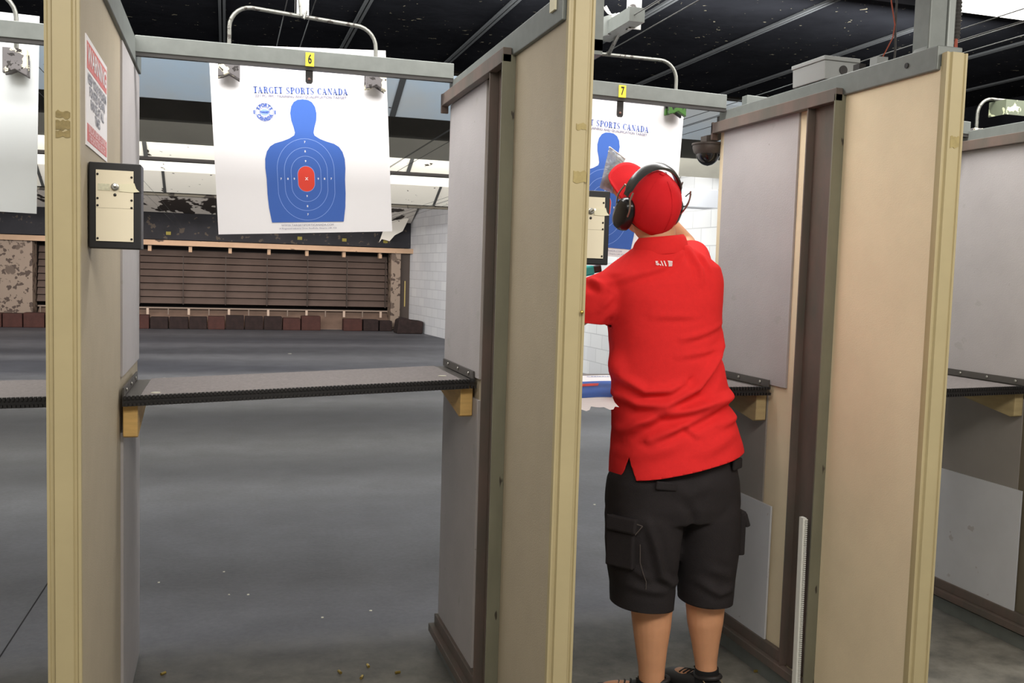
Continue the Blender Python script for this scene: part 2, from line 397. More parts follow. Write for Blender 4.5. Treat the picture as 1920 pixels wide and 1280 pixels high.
# ================================================================== THE SETTING
random.seed(4)
struct('floor', bx(-7, 8, -3, 23, -.1, 0), floorm)
CZ = 2.75
struct('ceiling', bx(-7, 5.6, 3.8, 6.15, CZ, CZ + .08), ceilm)
struct('ceiling', bx(-7, 5.3, 6.15, 22.6, 3.0, 3.08), ceilm)
struct('ceiling', bx(-7, 5.6, -3, 3.44, 2.95, 3.0), MATS['white_ink'])
wr = MB()
def wallx(y): 
    pts = [(-3, 5.5), (12.7, 5.02), (23, 4.05)]
    for (a, b), (c, d) in zip(pts, pts[1:]):
        if y <= c: return b + (d - b) * (y - a) / (c - a)
    return pts[-1][1]
ys = [-3, 4, 8, 12.7, 17, 23]
poly = [(wallx(y), y) for y in ys] + [(wallx(y) + .2, y) for y in reversed(ys)]
struct('wall_right', wr.prism(poly, 'z', 0, 3.1), blockm)
struct('wall_left', bx(-7.2, -7, -3, 23, 0, 3.1), blockm)
struct('wall_back', bx(-7, 4.3, 22.9, 23.1, 0, 3.1), trapdark)
# low-wall duct boxing high on the right wall
tag(mk('duct_boxing', bx(3.2, 4.42, 8.0, 8.25, 2.1, 2.27), mat('white_boxing', rgb(224, 226, 230), .5), bevel=.004),
    'white rectangular duct boxing high up before the white block wall on the right', 'duct')

# battens on the black ceiling
for i, x in enumerate([-3.4, -2.72, -2.05, -1.38, -.70, -.028, .658, 1.321, 2.0, 2.679, 3.35, 4.05, 4.72]):
    mb = MB().box(x - .018, x - .004, 3.81, 6.14, CZ - .012, CZ - .001).box(x + .004, x + .018, 3.81, 6.14, CZ - .012, CZ - .001)
    o = mk('ceiling_batten', mb, battm, origin=(x, 5, CZ))
    tag(o, 'double grey metal seam strip running down-range along the black speckled ceiling', 'ceiling strip', 'seam strips on the black ceiling')
# ceiling light fitting at the top right
lf = thing('ceiling_light', 'long white fluorescent ceiling light fitting glowing at the top right corner', 'ceiling light', (4.2, 3.62, 2.74))
mk('light_housing', bx(3.15, 5.3, 3.44, 3.80, 2.76, 2.82), jboxm, lf)
mk('diffuser', bx(3.17, 5.28, 3.46, 3.78, 2.742, 2.76), lightdiff, lf)

struct('trim_1', MB().box(5.2, 5.24, 3.6, 7.6, 1.75, 2.75), ceilm)
struct('trim_2', MB().prism([(-.78, 3.60), (-.775, 3.60), (-.70, 6.2), (-.706, 6.2)], 'z', .0002, .0012), mat('floor_joint_black', rgb(28, 28, 30), .9))
# overhead baffles: sloping boards, each with the bottom edge at 2.5 m
def baffle(yb, m, label, slope=.42, run=.62, x0=-6.9, seams=(), z=2.5, x1=None, name='overhead_baffle', th=.03):
    x1 = x1 or wallx(yb) - .02
    zt = z + run * slope
    t = thing(name, label, 'baffle', ((x0 + x1) / 2, yb, z))
    p = MB().prism([(yb, z), (yb + .02, z + th), (yb - run + .02, zt + th), (yb - run, zt)], 'x', x0, x1)
    mk('baffle_board', p, m, t)
    for sx in seams:
        w = .02
        q = MB().prism([(yb - .01, z - .003), (yb - .01, z + .01), (yb - run, zt + .01), (yb - run, zt - .006)], 'x', sx - w, sx + w)
        mk('seam_strip', q, battm, t)
    return t
baffle(6.623, baffb, 'nearest sloping ceiling baffle, painted pale blue-grey and pocked',   .45, .44, seams=(-2.9, -1.4, 1.1, 2.62, 4.1))
b = baffle(7.675, baffd, 'dark grey strip panel hanging behind the nearest pale blue baffle', .9, .5)  # dark-grey strip panel filling the dark band between two baffles
baffle(9.067, baff, 'third overhead baffle from the firing line, dull beige-grey and faintly speckled', .5, .8)
b = baffle(10.318, baffw, 'white speckled overhead baffle with a dark pipe along its lower edge', .5, .8, seams=(-.78, 1.9, 4.0))
mk('edge_pipe', MB().tube([(-6.9, 10.34, 2.49), (wallx(10.3) - .05, 10.34, 2.49)], .03, 8), blackm, b, smooth=True)
baffle(11.9, mat('bright_white_baffle', rgb(240, 238, 226), .5, spots=[(rgb(80, 72, 60), 6, .72)]), 'brightest plain white overhead baffle in mid range', .5, .9)
b = baffle(15.531, baffw, 'heavily pocked white overhead baffle with dark seam strips, beyond the brightest one', .5, 1.6, seams=(-2.6, -.9, .0, 1.9, 3.3))
mk('edge_beam', bx(-6.9, wallx(16) - .02, 15.7, 15.8, 2.46, 2.58), mat('brown_edge_beam', rgb(104, 98, 86), .7, spots=[(rgb(50, 44, 38), 4, .55)]), b)  # grey-brown strip with darker spots along the lower edge
b = baffle(21.9, baffp, 'farthest overhead baffle with large black patches of peeled white paint', .42, 2.2, seams=(-.2, 1.9, 3.1))
# broken board hanging from it
tag(mk('broken_board', MB().prism([(3.55, 2.5), (4.05, 2.62), (3.9, 2.3), (3.72, 2.2), (3.6, 2.06), (3.42, 2.1), (3.36, 2.02), (3.45, 2.3)], 'y', 21.68, 21.71),
       mat('broken_white_board', rgb(222, 218, 208), .6, spots=[(rgb(90, 84, 76), 4, .66)])), 'broken jagged white board hanging crooked from the farthest baffle', 'board')

# ------------------------------------------------------------------ bullet trap at the far end
bt = thing('bullet_trap', 'wide brown louvred bullet trap across the far end of the range under a wooden beam', 'bullet trap', (0, 22.3, 0))
mk('hood', MB().prism([(21.97, 1.92), (21.99, 2.75), (22.1, 2.75), (22.1, 1.92)], 'x', -6.9, 4.25), blackhood, bt)
mk('header_beam', bx(-6.9, 4.2, 21.75, 21.87, 1.79, 1.90), beamw, bt)
mk('recess', MB().box(-4.2, 3.9, 22.75, 22.8, 0, 2.4), trapdark, bt)
sl = MB()
nrow = 8
for i in range(nrow):
    z0 = .52 + i * .15
    y = 22.55 - (nrow - i) * .035
    sl.prism([(y - .10, z0), (y, z0 + .13), (y + .012, z0 + .125), (y - .088, z0 - .005)], 'x', -3.85, 3.68)
mk('louvres', sl, slatm, bt)
strm = mat('louvre_strut_paint', rgb(64, 54, 48), .7)
for i in range(9):
    x = -3.6 + i * .9
    mk('louvre_strut', bx(x - .008, x + .008, 22.12, 22.2, .5, 1.62), strm, bt)
for i in range(9):
    x = -3.25 + i * .835
    mk('joist_end', bx(x - .035, x + .035, 21.9, 22.1, 1.66, 1.78), beamw, bt)
mk('sand_tray', MB().prism([(21.85, .02), (22.5, .42), (22.55, .42), (22.55, 0), (21.85, 0)], 'x', -3.85, 3.7), trapsand, bt)
mk('tray_rail', bx(-3.85, 3.7, 22.28, 22.31, .40, .43), mat('tray_rail_paint', rgb(140, 122, 108), .6), bt)
for i in range(18):
    x = -3.75 + i * .425
    mk('tray_post', bx(x - (.025 if i % 2 else .012), x + (.025 if i % 2 else .012), 21.98, 22.02, .28, .42), mat('tray_post_wood' + str(i), rgb(186, 164, 146) if i % 2 else rgb(120, 104, 92), .6) if i < 2 else MATS['tray_post_wood' + str(i % 2)], bt)
rp = MB().box(3.68, 3.9, 21.85, 22.3, 0.02, 1.79)
mk('pillar', rp, pillarm, bt)
mk('pillar', bx(-6.9, -3.88, 21.9, 22.4, 0.02, 1.79), pillarm, bt)
mk('side_plate', bx(3.93, 4.2, 22.0, 22.5, 0, 1.79), mat('dark_side_plate', rgb(66, 56, 50), .7), bt)
mk('yellow_strip', bx(4.02, 4.045, 21.97, 21.99, .55, 1.15), mat('worn_yellow', rgb(170, 150, 90), .6), bt)
ylm = mat('faded_yellow_mark', rgb(130, 120, 40), .6)
for x in (-1.2, 1.6, 2.6, 3.55):
    mk('yellow_mark', bx(x - .05, x + .05, 21.95, 21.969, 2.02, 2.09), ylm, bt)
# rubber blocks on the floor in front of the trap
random.seed(11)
x = -5.6; k = 0
while x < 1.75:
    w = .40 + random.uniform(-.03, .04); h = .28 + random.uniform(-.03, .04)
    d = k in (8, 10, 11, 12, 14, 15, 16)
    mb = MB(); nz = 5
    def fn(u, v, x=x, w=w, h=h): return None
    mb.box(x, x + w - .02, 21.42, 21.72, 0, h)
    o = mk('rubber_block', mb, brickdk if d else brickred, origin=(x + w / 2, 21.57, 0), bevel=.015)
    tag(o, ('charred dark rubber block' if d else 'dull red rubber block') + ' in the long row along the left of the trap foot', 'block', 'charred blocks in the long row' if d else 'red blocks in the long row')
    x += w; k += 1
for i, (x0, w, h, dk) in enumerate([(2.55, .44, .27, 0), (3.0, .36, .26, 1), (3.37, .3, .24, 1)]):
    o = mk('rubber_block', bx(x0, x0 + w - .02, 21.4, 21.7, 0, h), brickdk if dk else brickred, origin=(x0 + w / 2, 21.55, 0), bevel=.015)
    tag(o, ['dull red rubber block, first of the short row right of the gap', 'charred rubber block, middle of the short row right of the gap', 'smallest charred rubber block of the short row, against the right pillar'][i], 'block')
tag(mk('rubber_heap', MB().prism([(3.62, 0), (3.66, .3), (3.8, .36), (4.0, .3), (4.22, .28), (4.2, 0)], 'y', 20.6, 21.1), brickdk, bevel=.03),
    'black crumbled rubber heap at the foot of the right pillar', 'heap')

# ------------------------------------------------------------------ stall dividers
Y0, Y1 = 2.222, 3.44
def post_profile(xl, xr, yf):
    # folded steel post, front lip grooves
    return [(xl - .004, yf + .007), (xl - .004, yf + .004), (xl + .001, yf + .003), (xl + .003, yf + .007), (xl + .009, yf + .007), (xl + .012, yf), (xr - .012, yf), (xr - .009, yf + .006),
            (xr - .004, yf + .006), (xr - .002, yf + .002), (xr + .004, yf + .002), (xr + .004, yf + .018), (xr + .001, yf + .020), (xr + .001, yf + .028), (xl - .001, yf + .028), (xl - .001, yf + .020), (xl - .004, yf + .018)]
def divider(xl, zr0, zr1, label, face, posttop, left_frame=True, yend=Y1, whitelow=False, railnear=Y0):
    xr = xl + .06
    t = thing('stall_divider', label, 'divider', (xl + .03, 2.8, 0))
    mk('panel', bx(xl, xr, 2.215, yend, .055, zr0 + .01), face, t)
    mk('post', MB().prism(post_profile(xl, xr, 2.19), 'z', 0.0, posttop), tan, t)
    mk('base_channel', bx(xl - .012, xr + .006, 2.22, yend + .0, 0.0, .055), galv, t)
    rail = MB().box(xl - .012, xr + .012, railnear + .0, yend, zr0, zr1)
    mk('top_rail', rail, galv, t, bevel=.003)
    if left_frame:
        f = .034
        yc0, yc1 = 2.645, 2.80
        ch = mk('frame_channel', MB().box(xl - .006, xl - .0005, yc0, yc1, .10, zr0 - .0).box(xl - f, xl - .0005, yc1 - .006, yc1, .10, zr0 - .0), brown, t)
        mk('frame_flange', MB().box(xl - f - .006, xl - .0005, yc0 - .006, yc0, .10, zr0 + .002), olive, t)
        mk('frame_header', MB().box(xl - f - .006, xl - .013, yc0 - .006, yend + .012, zr0 - .02, zr0 + .022).box(xl - f - .006, xl - .013, yend + .0, yend + .012, zr0 - .045, zr0 + .025), brown, t, bevel=.002)
        mk('frame_sill', MB().box(xl - f - .006, xl - .013, yc0, yend + .012, .07, .10).box(xl - .02, xl - .002, yc1, yend, .10, .14), brown, t, bevel=.002)
    return t
d5 = divider(-.36, 2.098, 2.178, 'leftmost stall divider with tan steel post and red and white sign on its panel', beige, 2.30, left_frame=False, yend=3.60)
mk('front_sheet', bx(-.2999, -.294, 3.03, 3.60, 1.10, 2.09), greyp, d5)
mk('lower_sheet', bx(-.2999, -.292, 3.03, 3.60, .02, .93), greyp, d5)
d6 = divider(.792, 2.066, 2.134, 'middle stall divider with tan steel post between the lane 6 target and the man', beige, 2.40)
mk('front_sheet', bx(.784, .7919, 2.925, 3.43, 1.10, 2.05), greyp, d6)
mk('lower_sheet', bx(.784, .7919, 2.925, 3.43, .14, 1.03), greyp, d6)
d7 = divider(1.902, 2.045, 2.113, 'right-hand stall divider with bright cream panel and tan post, beside the man', cream, 2.09)
mk('front_sheet', bx(1.894, 1.9019, 2.885, 3.40, 1.068, 2.04), greyp, d7)
mk('lower_sheet', bx(1.896, 1.9019, 3.0, 3.43, .3, 1.03), mat('grey_sheet_shade_tint', rgb(140, 134, 128), .6, var=.06, vscale=4), d7)  # lower sheet's grey is darkened to carry the shade below the shelf
mk('bottom_sheet', bx(1.889, 1.8959, 2.93, 3.43, .10, .632), whitep, d7)
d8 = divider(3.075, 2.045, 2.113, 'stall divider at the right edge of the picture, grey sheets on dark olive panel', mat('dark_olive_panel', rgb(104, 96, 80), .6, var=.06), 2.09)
mk('front_sheet', bx(3.067, 3.0749, 2.96, 3.43, 1.068, 2.04), greyp, d8)
mk('lower_sheet', bx(3.069, 3.0749, 3.0, 3.43, .3, 1.0), MATS['grey_sheet_shade_tint'], d8)
mk('bottom_sheet', bx(3.062, 3.0689, 2.97, 3.43, .10, .632), whitep, d8)
# residue, tape and screws on posts
def decal(parent, x0, x1, y, z0, z1, m, name='tape_residue', n=6):
    random.seed(int(z0 * 1000))
    top = [(x0 + (x1 - x0) * i / n, z1 + random.uniform(-.003, .003)) for i in range(n + 1)]
    bot = [(x0 + (x1 - x0) * i / n, z0 + random.uniform(-.003, .003)) for i in range(n, -1, -1)]
    mk(name, MB().prism(top + bot, 'y', y - .0012, y + .001), m, parent)
decal(d5, -.345, -.312, 2.19, 1.985, 2.045, stain)
for zz in ((1.742, 1.756), (1.718, 1.737), (1.702, 1.715)): decal(d5, -.342, -.314, 2.19, zz[0], zz[1], mat('residue%d' % int(zz[0] * 1000), rgb(136, 120, 78), .7, var=.2, vscale=80))
decal(d6, .815, .842, 2.19, 1.80, 1.815, stain); decal(d6, .812, .846, 2.19, 1.672, 1.70, stain); decal(d7, 1.922, 1.952, 2.19, 1.83, 1.86, stain)
mk('tape_piece', bx(.774, .7795, 2.262, 2.30, 2.10, 2.15), tape, d6)
mk('rail_hole', MB().tube([(1.8865, 2.345, 2.08), (1.8898, 2.345, 2.08)], .008, 10), blackm, d7)
mk('screw', MB().ell((.846, 2.186, 1.355), (.005, .005, .005), nu=8, nv=6), brass, d6)

# number rails between the dividers (with lane tag and hanging clip)
def crossbar(x0, x1, za, zb, y, num, xt, label):
    t = thing('lane_crossbar', label, 'crossbar', ((x0 + x1) / 2, y, za))
    U = Vector((x1 - x0, 0, zb - za)); L = U.length; U.normalize(); h = .027
    c = Vector(((x0 + x1) / 2, y + .02, (za + zb) / 2))
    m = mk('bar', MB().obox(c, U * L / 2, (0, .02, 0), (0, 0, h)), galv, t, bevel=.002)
    mk('under_lip', MB().obox(c + Vector((0, -.008, -h - .006)), U * L / 2, (0, .010, 0), (0, 0, .006)), mat('shadowed_lip_' + num, rgb(58, 56, 54), .6), t)  # lip colour darkened to stand for the shadow under the bar
    if xt is not None:
        f = (xt - x0) / (x1 - x0); zt = za + (zb - za) * f
        tg = mk('number_tag', bx(xt - .0145, xt + .0145, y - .003, y, zt - .027, zt + .019), yellow, t)
        vs, fs = text_mesh(num, .044, .0008, xs=.62)
        mk('numeral', flat(vs, fs, (xt, y - .003, zt - .004), (1, 0, 0), (0, 0, 1)), darkink, tg)
        sl_len = .098 if num == '7' else .083
        c2 = MB().prism([(xt - .0125, zt - .03), (xt - .0125, zt - sl_len + .007), (xt - .008, zt - sl_len), (xt + .008, zt - sl_len), (xt + .0125, zt - sl_len + .007), (xt + .0125, zt - .03)], 'y', y + .012, y + .018)
        cl = mk('hanging_strap', c2, blackm, t)
        mk('rivet', MB().ell((xt, y + .011, zt - sl_len + .015), (.005, .003, .005), nu=10, nv=6), mat('rusty_rivet' + num, rgb(110, 80, 70), .5), cl)
    return t
crossbar(-1.5, -.37, 2.166, 2.166, 3.38, '5', None, 'grey steel crossbar over the lane at the left edge of the picture')
crossbar(-.29, .782, 2.158, 2.163, 3.38, '6', .272, 'grey steel crossbar with yellow tag in front of the fully visible blue target')
crossbar(.857, 1.888, 2.158, 2.143, 3.38, '7', 1.44, 'grey steel crossbar with yellow tag above the man in the red cap')
crossbar(1.977, 3.07, 2.15, 2.125, 3.38, '8', None, 'short grey crossbar glimpsed behind the right-hand tan post')

# ------------------------------------------------------------------ shelves
def shelf(x0, x1, za, zb, label, ends=(1, 1), wm=wood):
    t = thing('lane_shelf', label, 'shelf', ((x0 + x1) / 2, 3.2, za - .02))
    def Z(x): return za + (zb - za) * (x - x0) / (x1 - x0)
    def slab(xa, xb, ya, yb, ta, tb):
        v = []
        for dz in (ta, tb):
            for y in (ya, yb):
                for x in (xa, xb): v.append((x, y, Z(x) + dz))
        return MB().add(v, [(0, 2, 3, 1), (4, 5, 7, 6), (0, 1, 5, 4), (2, 6, 7, 3), (0, 4, 6, 2), (1, 3, 7, 5)])
    mk('shelf_board', slab(x0, x1, 2.975, 3.42, -.022, -.003), plate, t)
    mk('carpet', slab(x0 + .05, x1 - .04, 2.985, 3.42, -.003, .0), carpet, t)
    e = slab(x0 + .002, x1 - .02, 2.962, 2.975, -.028, 0.0)
    n = int((x1 - x0) / .0115)
    for i in range(n):
        xx = x0 + .006 + i * .0115
        e.box(xx, xx + .0065, 2.954, 2.966, Z(xx) - .006, Z(xx) + .004)
        e.box(xx + .004, xx + .0105, 2.954, 2.966, Z(xx) - .027, Z(xx) - .018)
    mk('toothed_edge', e, shelfedge, t)
    for side, on in zip((0, 1), ends):
        if not on: continue
        x = x0 if side == 0 else x1; s = 1 if side == 0 else -1; z = Z(x)
        xa, xb = sorted((x + s * .0005, x + s * .006))
        ang = mk('end_angle', bx(xa, xb, 2.975, 3.42, z, z + .026), plate, t)
        for yy in (3.03, 3.18, 3.33):
            mk('screw', MB().ell((x + s * .008, yy, z + .014), (.003, .006, .006), nu=8, nv=6), screwm, ang)
        xa, xb = sorted((x + s * .0005, x + s * .042))
        w = MB().prism([(2.99, z - .024), (2.99, z - .122), (3.01, z - .128), (3.30, z - .075), (3.36, z - .055), (3.36, z - .024)], 'x', xa, xb)
        mk('wood_bracket', w, wm, t, bevel=.003)
    return t
shelf(-1.46, -.372, 1.03, 1.05, 'narrow grey carpeted shelf at the left edge, behind the leftmost tan post', (0, 0))
shelf(-.29, .783, 1.047, 1.094, 'grey carpeted shelf with black toothed edge under the lane 6 target')
shelf(.854, 1.888, 1.06, 1.060, 'grey carpeted shelf in lane 7 in front of the man, toothed front edge', (0, 1), woodd)
shelf(1.975, 3.060, 1.03, 1.056, 'dark shelf in the last lane, seen right of the right-hand tan post', (0, 1), woodd)

# ------------------------------------------------------------------ paper targets
def paper_target(label, O, ang, w, h, printed=True, group=None, bend=.0, m=None, name='paper_target', droop=0.0):
    """O = top centre; ang = rotation in the picture plane"""
    U = Vector((math.cos(ang), 0, math.sin(ang))); V = Vector((-math.sin(ang), 0, math.cos(ang))); O = Vector(O)
    t = thing(name, label, 'paper target', tuple(O - V * h), group)
    N = Vector((0, 1, 0))
    sh = MB()
    front = lambda a, b: O + U * (a - .5) * w - V * (b * h + droop * max(0, a - .45) * (1 - b) ** 6) + N * (bend * math.sin(b * PI) * .5)
    sh.sheet(front, 10, 12)
    sh.sheet(lambda a, b: front(a, b) + N * .0008, 10, 12)
    mk('sheet', sh, m or paper, t, fixn=False)
    if not printed: return t
    off = .0012
    S = w / .620
    C = O - V * .182 * S + U * .004 * S     # head-top height reference
    def put(name, vs, fs, u, v, mm, par=t, lift=0):
        return mk(name, flat([(a + u, b + v) for a, b in vs], fs, C, U, V, off + lift), mm, par, fixn=False)
    # silhouette, u right, v up, head top at v=0
    half = [(0, 0), (.018, -.002), (.032, -.010), (.042, -.026), (.0465, -.05), (.044, -.075), (.037, -.098), (.033, -.118), (.036, -.128), (.055, -.140), (.078, -.149),
            (.105, -.157), (.122, -.168), (.134, -.186), (.141, -.212), (.142, -.245), (.139, -.285), (.139, -.335), (.136, -.385), (.128, -.438)]
    pl = [(x * S, y * S) for x, y in half] + [(-x * S, y * S) for x, y in reversed(half[1:])]
    sil = put('silhouette', pl, [tuple(range(len(pl)))], 0, 0, blue)
    def ring(rx, ry, flatn, th, mm, nm, cy=-.283, lift=.0004):
        vs = []; fs = []; n = 48
        for i in range(n):
            a = 2 * PI * i / n
            sy = flatn if math.sin(a) >= 0 else -flatn
            for q in (0, th):
                vs.append(((rx - q) * math.cos(a) * S, ((ry - flatn - q) * math.sin(a) + sy + cy) * S))
        for i in range(n):
            j = (i + 1) % n; fs.append((2 * i, 2 * j, 2 * j + 1, 2 * i + 1))
        put(nm, vs, fs, 0, 0, mm, sil, lift)
    def disc(rx, ry, flatn, mm, nm, cy=-.283, lift=.0004):
        n = 40; vs = []
        for i in range(n):
            a = 2 * PI * i / n; sy = flatn if math.sin(a) >= 0 else -flatn
            vs.append((rx * math.cos(a) * S, ((ry - flatn) * math.sin(a) + sy + cy) * S))
        put(nm, vs, [tuple(range(n))], 0, 0, mm, sil, lift)
    ring(.102, .1465, .035, .0016, inkline, 'scoring_ring', -.2855)
    ring(.077, .1135, .03, .0016, inkline, 'scoring_ring', -.284)
    ring(.0535, .082, .025, .0016, inkline, 'scoring_ring', -.283)
    disc(.031, .047, .015, inkline, 'centre_border', -.283, .0004)
    disc(.0292, .0452, .015, red, 'red_centre', -.283, .0007)
    mb = MB()
    def t2(txt, size, u, v, wt=0, al='CENTER', sp=1, xs=1, lift=.0006, mbx=None):
        vs, fs = text_mesh(txt, size * S, wt * S, al, sp, xs)
        return flat([(a + u * S, b + v * S) for a, b in vs], fs, C, U, V, off + lift, mbx)
    t2('X', .014, .001, -.283, .0004, lift=.001, mbx=mb)
    for k, (dx, dyt, dyb) in {'7': (.089, .131, .128), '8': (.065, .098, .098), '9': (.0425, .063, .062)}.items():
        t2(k, .010, dx, -.283, .0003, mbx=mb); t2(k, .010, -dx, -.283, .0003, mbx=mb)
        t2(k, .010, 0, -.283 + dyt, .0003, mbx=mb); t2(k, .010, 0, -.283 - dyb, .0003, mbx=mb)
    mk('score_figures', mb, white, sil, fixn=False)
    vs, fs, tot = didone('TARGET SPORTS CANADA'); k = .332 / tot * S
    mk('title_lettering', flat([(a * k - .004 * S, b * .023 * S + .0295 * S) for a, b in vs], fs, C, U, V, off), titleink, t, fixn=False)
    mk('subtitle_lettering', t2('231 PC. PPC: TRAINING AND QUALIFICATION TARGET', .0128, -.004, .0085, 0.0005, sp=1.0, xs=1.02), greyink, t, fixn=False)
    # round emblem: letters between two circles and a banner
    mb = MB(); cx, cy = -.135, -.048
    def cring(r, th):
        vs = []; fs = []; n = 32
        for i in range(n):
            a = 2 * PI * i / n
            for q in (r, r - th): vs.append(((cx + q * math.cos(a)) * S, (cy + q * math.sin(a)) * S))
        for i in range(n):
            j = (i + 1) % n; fs.append((2 * i, 2 * j, 2 * j + 1, 2 * i + 1))
        flat(vs, fs, C, U, V, off, mb)
    cring(.0315, .0016); cring(.018, .0014)
    for word, top in (('SPORTS', 1), ('CANADA', 0)):
        n = len(word)
        for i, ch in enumerate(word):
            a = (PI / 2 - (i - (n - 1) / 2) * .42) if top else (-PI / 2 + (i - (n - 1) / 2) * .42)
            r = a - PI / 2 if top else a + PI / 2
            vs, fs = text_mesh(ch, .0140 * S, .0010 * S)
            cc, ss = math.cos(r), math.sin(r)
            vs = [(x * cc - y * ss + (cx + .0245 * math.cos(a)) * S, x * ss + y * cc + (cy + .0245 * math.sin(a)) * S) for x, y in vs]
            flat(vs, fs, C, U, V, off, mb)
    t2('TARGET', .0085, cx, cy, .0005, mbx=mb)
    flat([((cx + .0155 * math.cos(a)) * S, (cy + .011 * math.sin(a)) * S) for a in [2 * PI * i / 20 for i in range(20)]], [tuple(range(20))], C, U, V, off - .0004, em2 := MB())
    for sgn in (-1, 1):
        flat([((cx + sgn * .0335) * S, (cy - .008) * S), ((cx + sgn * .0385) * S, (cy - .006) * S), ((cx + sgn * .0385) * S, (cy + .006) * S), ((cx + sgn * .0335) * S, (cy + .008) * S)], [(0, 1, 2, 3)], C, U, V, off, mb)
    re_ = mk('round_emblem', mb, titleink, t, fixn=False); mk('emblem_centre', em2, inkline, re_, fixn=False)
    mb = t2('NAME', .0075, .108, -.034); t2('DATE', .0075, .106, -.050, mbx=mb); t2('NO.', .0075, .105, -.066, mbx=mb)
    t2('TEL. 905.887.4466', .0068, -.135, -.094, mbx=mb)
    mk('faint_small_print', mb, lightink, t, fixn=False)
    mb = t2('WWW.TARGETSPORTSCANADA.COM', .0105, -.002, -.449, .0, xs=1.03)
    t2('14 Ringwood Industrial Drive, Stouffville, Ontario, L4A 1C6', .0085, -.002, -.4605, .0, xs=1.0, mbx=mb)
    mk('footer_lettering', mb, greyink, t, fixn=False)
    return t
paper_target('hanging paper target in lane 6 with whole blue silhouette and red centre', (.2515, 3.6, 2.243), .058, .634, .674)
paper_target('hanging blue silhouette target in lane 7, partly hidden behind the man in the red cap', (1.49, 3.60, 2.215), -.048, .655, .69, droop=.085)
paper_target('plain white sheet hanging in the lane at the left edge', (-.94, 3.6, 2.27), -.02, .66, .665, printed=False, m=paperL)

# ------------------------------------------------------------------ target hangers
def arc_rod(x0, x1, zlow0, zlow1, ztop0, ztop1, y, r):
    pts = []
    pts.append((x0, y, zlow0))
    n = 7; rr = .075
    for i in range(n + 1):
        a = PI - PI / 2 * i / n
        pts.append((x0 + rr + rr * math.cos(a), y, ztop0 - rr + rr * math.sin(a)))
    for i in range(n + 1):
        a = PI / 2 - PI / 2 * i / n
        pts.append((x1 - rr + rr * math.cos(a), y, ztop1 - rr + rr * math.sin(a)))
    pts.append((x1, y, zlow1)); return pts
def hanger(label, x0, x1, xc, zl, zt, y=3.565, strut=True, tilt=0.0, clampmat=None, carriage=True, hidel=False, zr=None):
    t = thing('target_hanger', label, 'target hanger', (xc, y, zt))
    zr = zr or zl
    mk('bent_rod', MB().tube(arc_rod(x0, x1, zl - .04, zr - .04, zt + tilt, zt - tilt, y, .008), .0075, 10), rodm, t, smooth=True)
    for cx, cz in ((x0, zl), (x1, zr)):
        w = .037
        prof = [(cx - w, cz + .03), (cx - w, cz - .054), (cx - w * .5, cz - .050), (cx, cz - .040), (cx + w * .5, cz - .050), (cx + w, cz - .060), (cx + w, cz + .03)]
        c = mk('clamp', MB().prism(prof, 'y', y - .03, y - .008).prism(prof, 'y', y + .012, y + .026), clampmat or clampm, t, bevel=.002)
        mk('clamp_jaw', bx(cx - w * .9, cx + w * .9, y - .008, y + .012, cz + .012, cz + .03), clampmat or clampm, c)
    if strut:
        mk('strut', MB().box(xc - .024, xc + .024, y - .004, y + .004, zt + .005, 2.58).box(xc - .024, xc - .019, y - .004, y + .02, zt + .005, 2.58), whitechip, t)
        mk('hook', MB().tube([(xc - .01, y - .01, zt + .06), (xc - .004, y - .012, zt - .002), (xc + .006, y - .012, zt - .01), (xc + .014, y - .01, zt + .02)], .005, 8), rodm, t, smooth=True)
    if carriage:
        mk('carriage', MB().box(xc - .05, xc + .05, y - .10, y + .16, 2.58, 2.66), galv, t)
    return t
hanger('bent tube target hanger with two chipped clamps holding the lane 6 target', .006, .526, .257, 2.158, 2.345, tilt=.012, zr=2.160)
hanger('bent tube target hanger above the man, green clip on its right', 1.235, 1.755, 1.50, 2.16, 2.322, clampmat=greenp, strut=False, carriage=False)
hanger('bent tube target hanger with clamp at the left edge, holding the plain white sheet', -1.20, -.675, -.94, 2.11, 2.32, tilt=.0)
hanger('partly hidden target hanger behind the divider at the right edge', 3.27, 3.80, 3.53, 2.13, 2.30, strut=False, carriage=False)
# carriage brackets seen above lane 7 and lane 8
cb = thing('carrier_bracket', 'white-spattered galvanised carrier bracket hanging above the lane 7 hanger', 'bracket', (1.40, 3.4, 2.33))
mk('strut', MB().box(1.415, 1.462, 3.28, 3.286, 2.355, 2.62).box(1.415, 1.42, 3.286, 3.31, 2.355, 2.62), whitechip, cb)
mk('channel', MB().prism([(3.20, 2.36), (3.20, 2.41), (3.52, 2.41), (3.52, 2.36)], 'x', 1.38, 1.44), galv, cb)
mk('side_plate', MB().prism([(1.17, 2.25), (1.17, 2.345), (1.41, 2.44), (1.44, 2.375), (1.32, 2.335), (1.24, 2.28)], 'y', 3.40, 3.406), galv, cb)
mk('rib', MB().box(1.295, 1.305, 3.39, 3.40, 2.295, 2.36).box(1.235, 1.25, 3.39, 3.40, 2.26, 2.37), whitechip, cb)
mk('socket', MB().tube([(1.425, 3.39, 2.37), (1.425, 3.39, 2.425)], .014, 10), whitechip, cb, smooth=True)
mk('rod', MB().tube([(1.455, 3.565, 2.325), (1.425, 3.39, 2.37)], .008, 8), rodm, cb, smooth=True)
mk('wire_twist', MB().tube([(1.35, 3.38, 2.45), (1.37, 3.38, 2.43), (1.39, 3.37, 2.42), (1.41, 3.37, 2.43), (1.43, 3.37, 2.43), (1.44, 3.38, 2.42)], .0035, 6).tube([(1.36, 3.38, 2.455), (1.37, 3.38, 2.44), (1.385, 3.38, 2.42), (1.40, 3.38, 2.41)], .0035, 6), mat('white_wire', rgb(225, 225, 220), .5), cb, smooth=True)
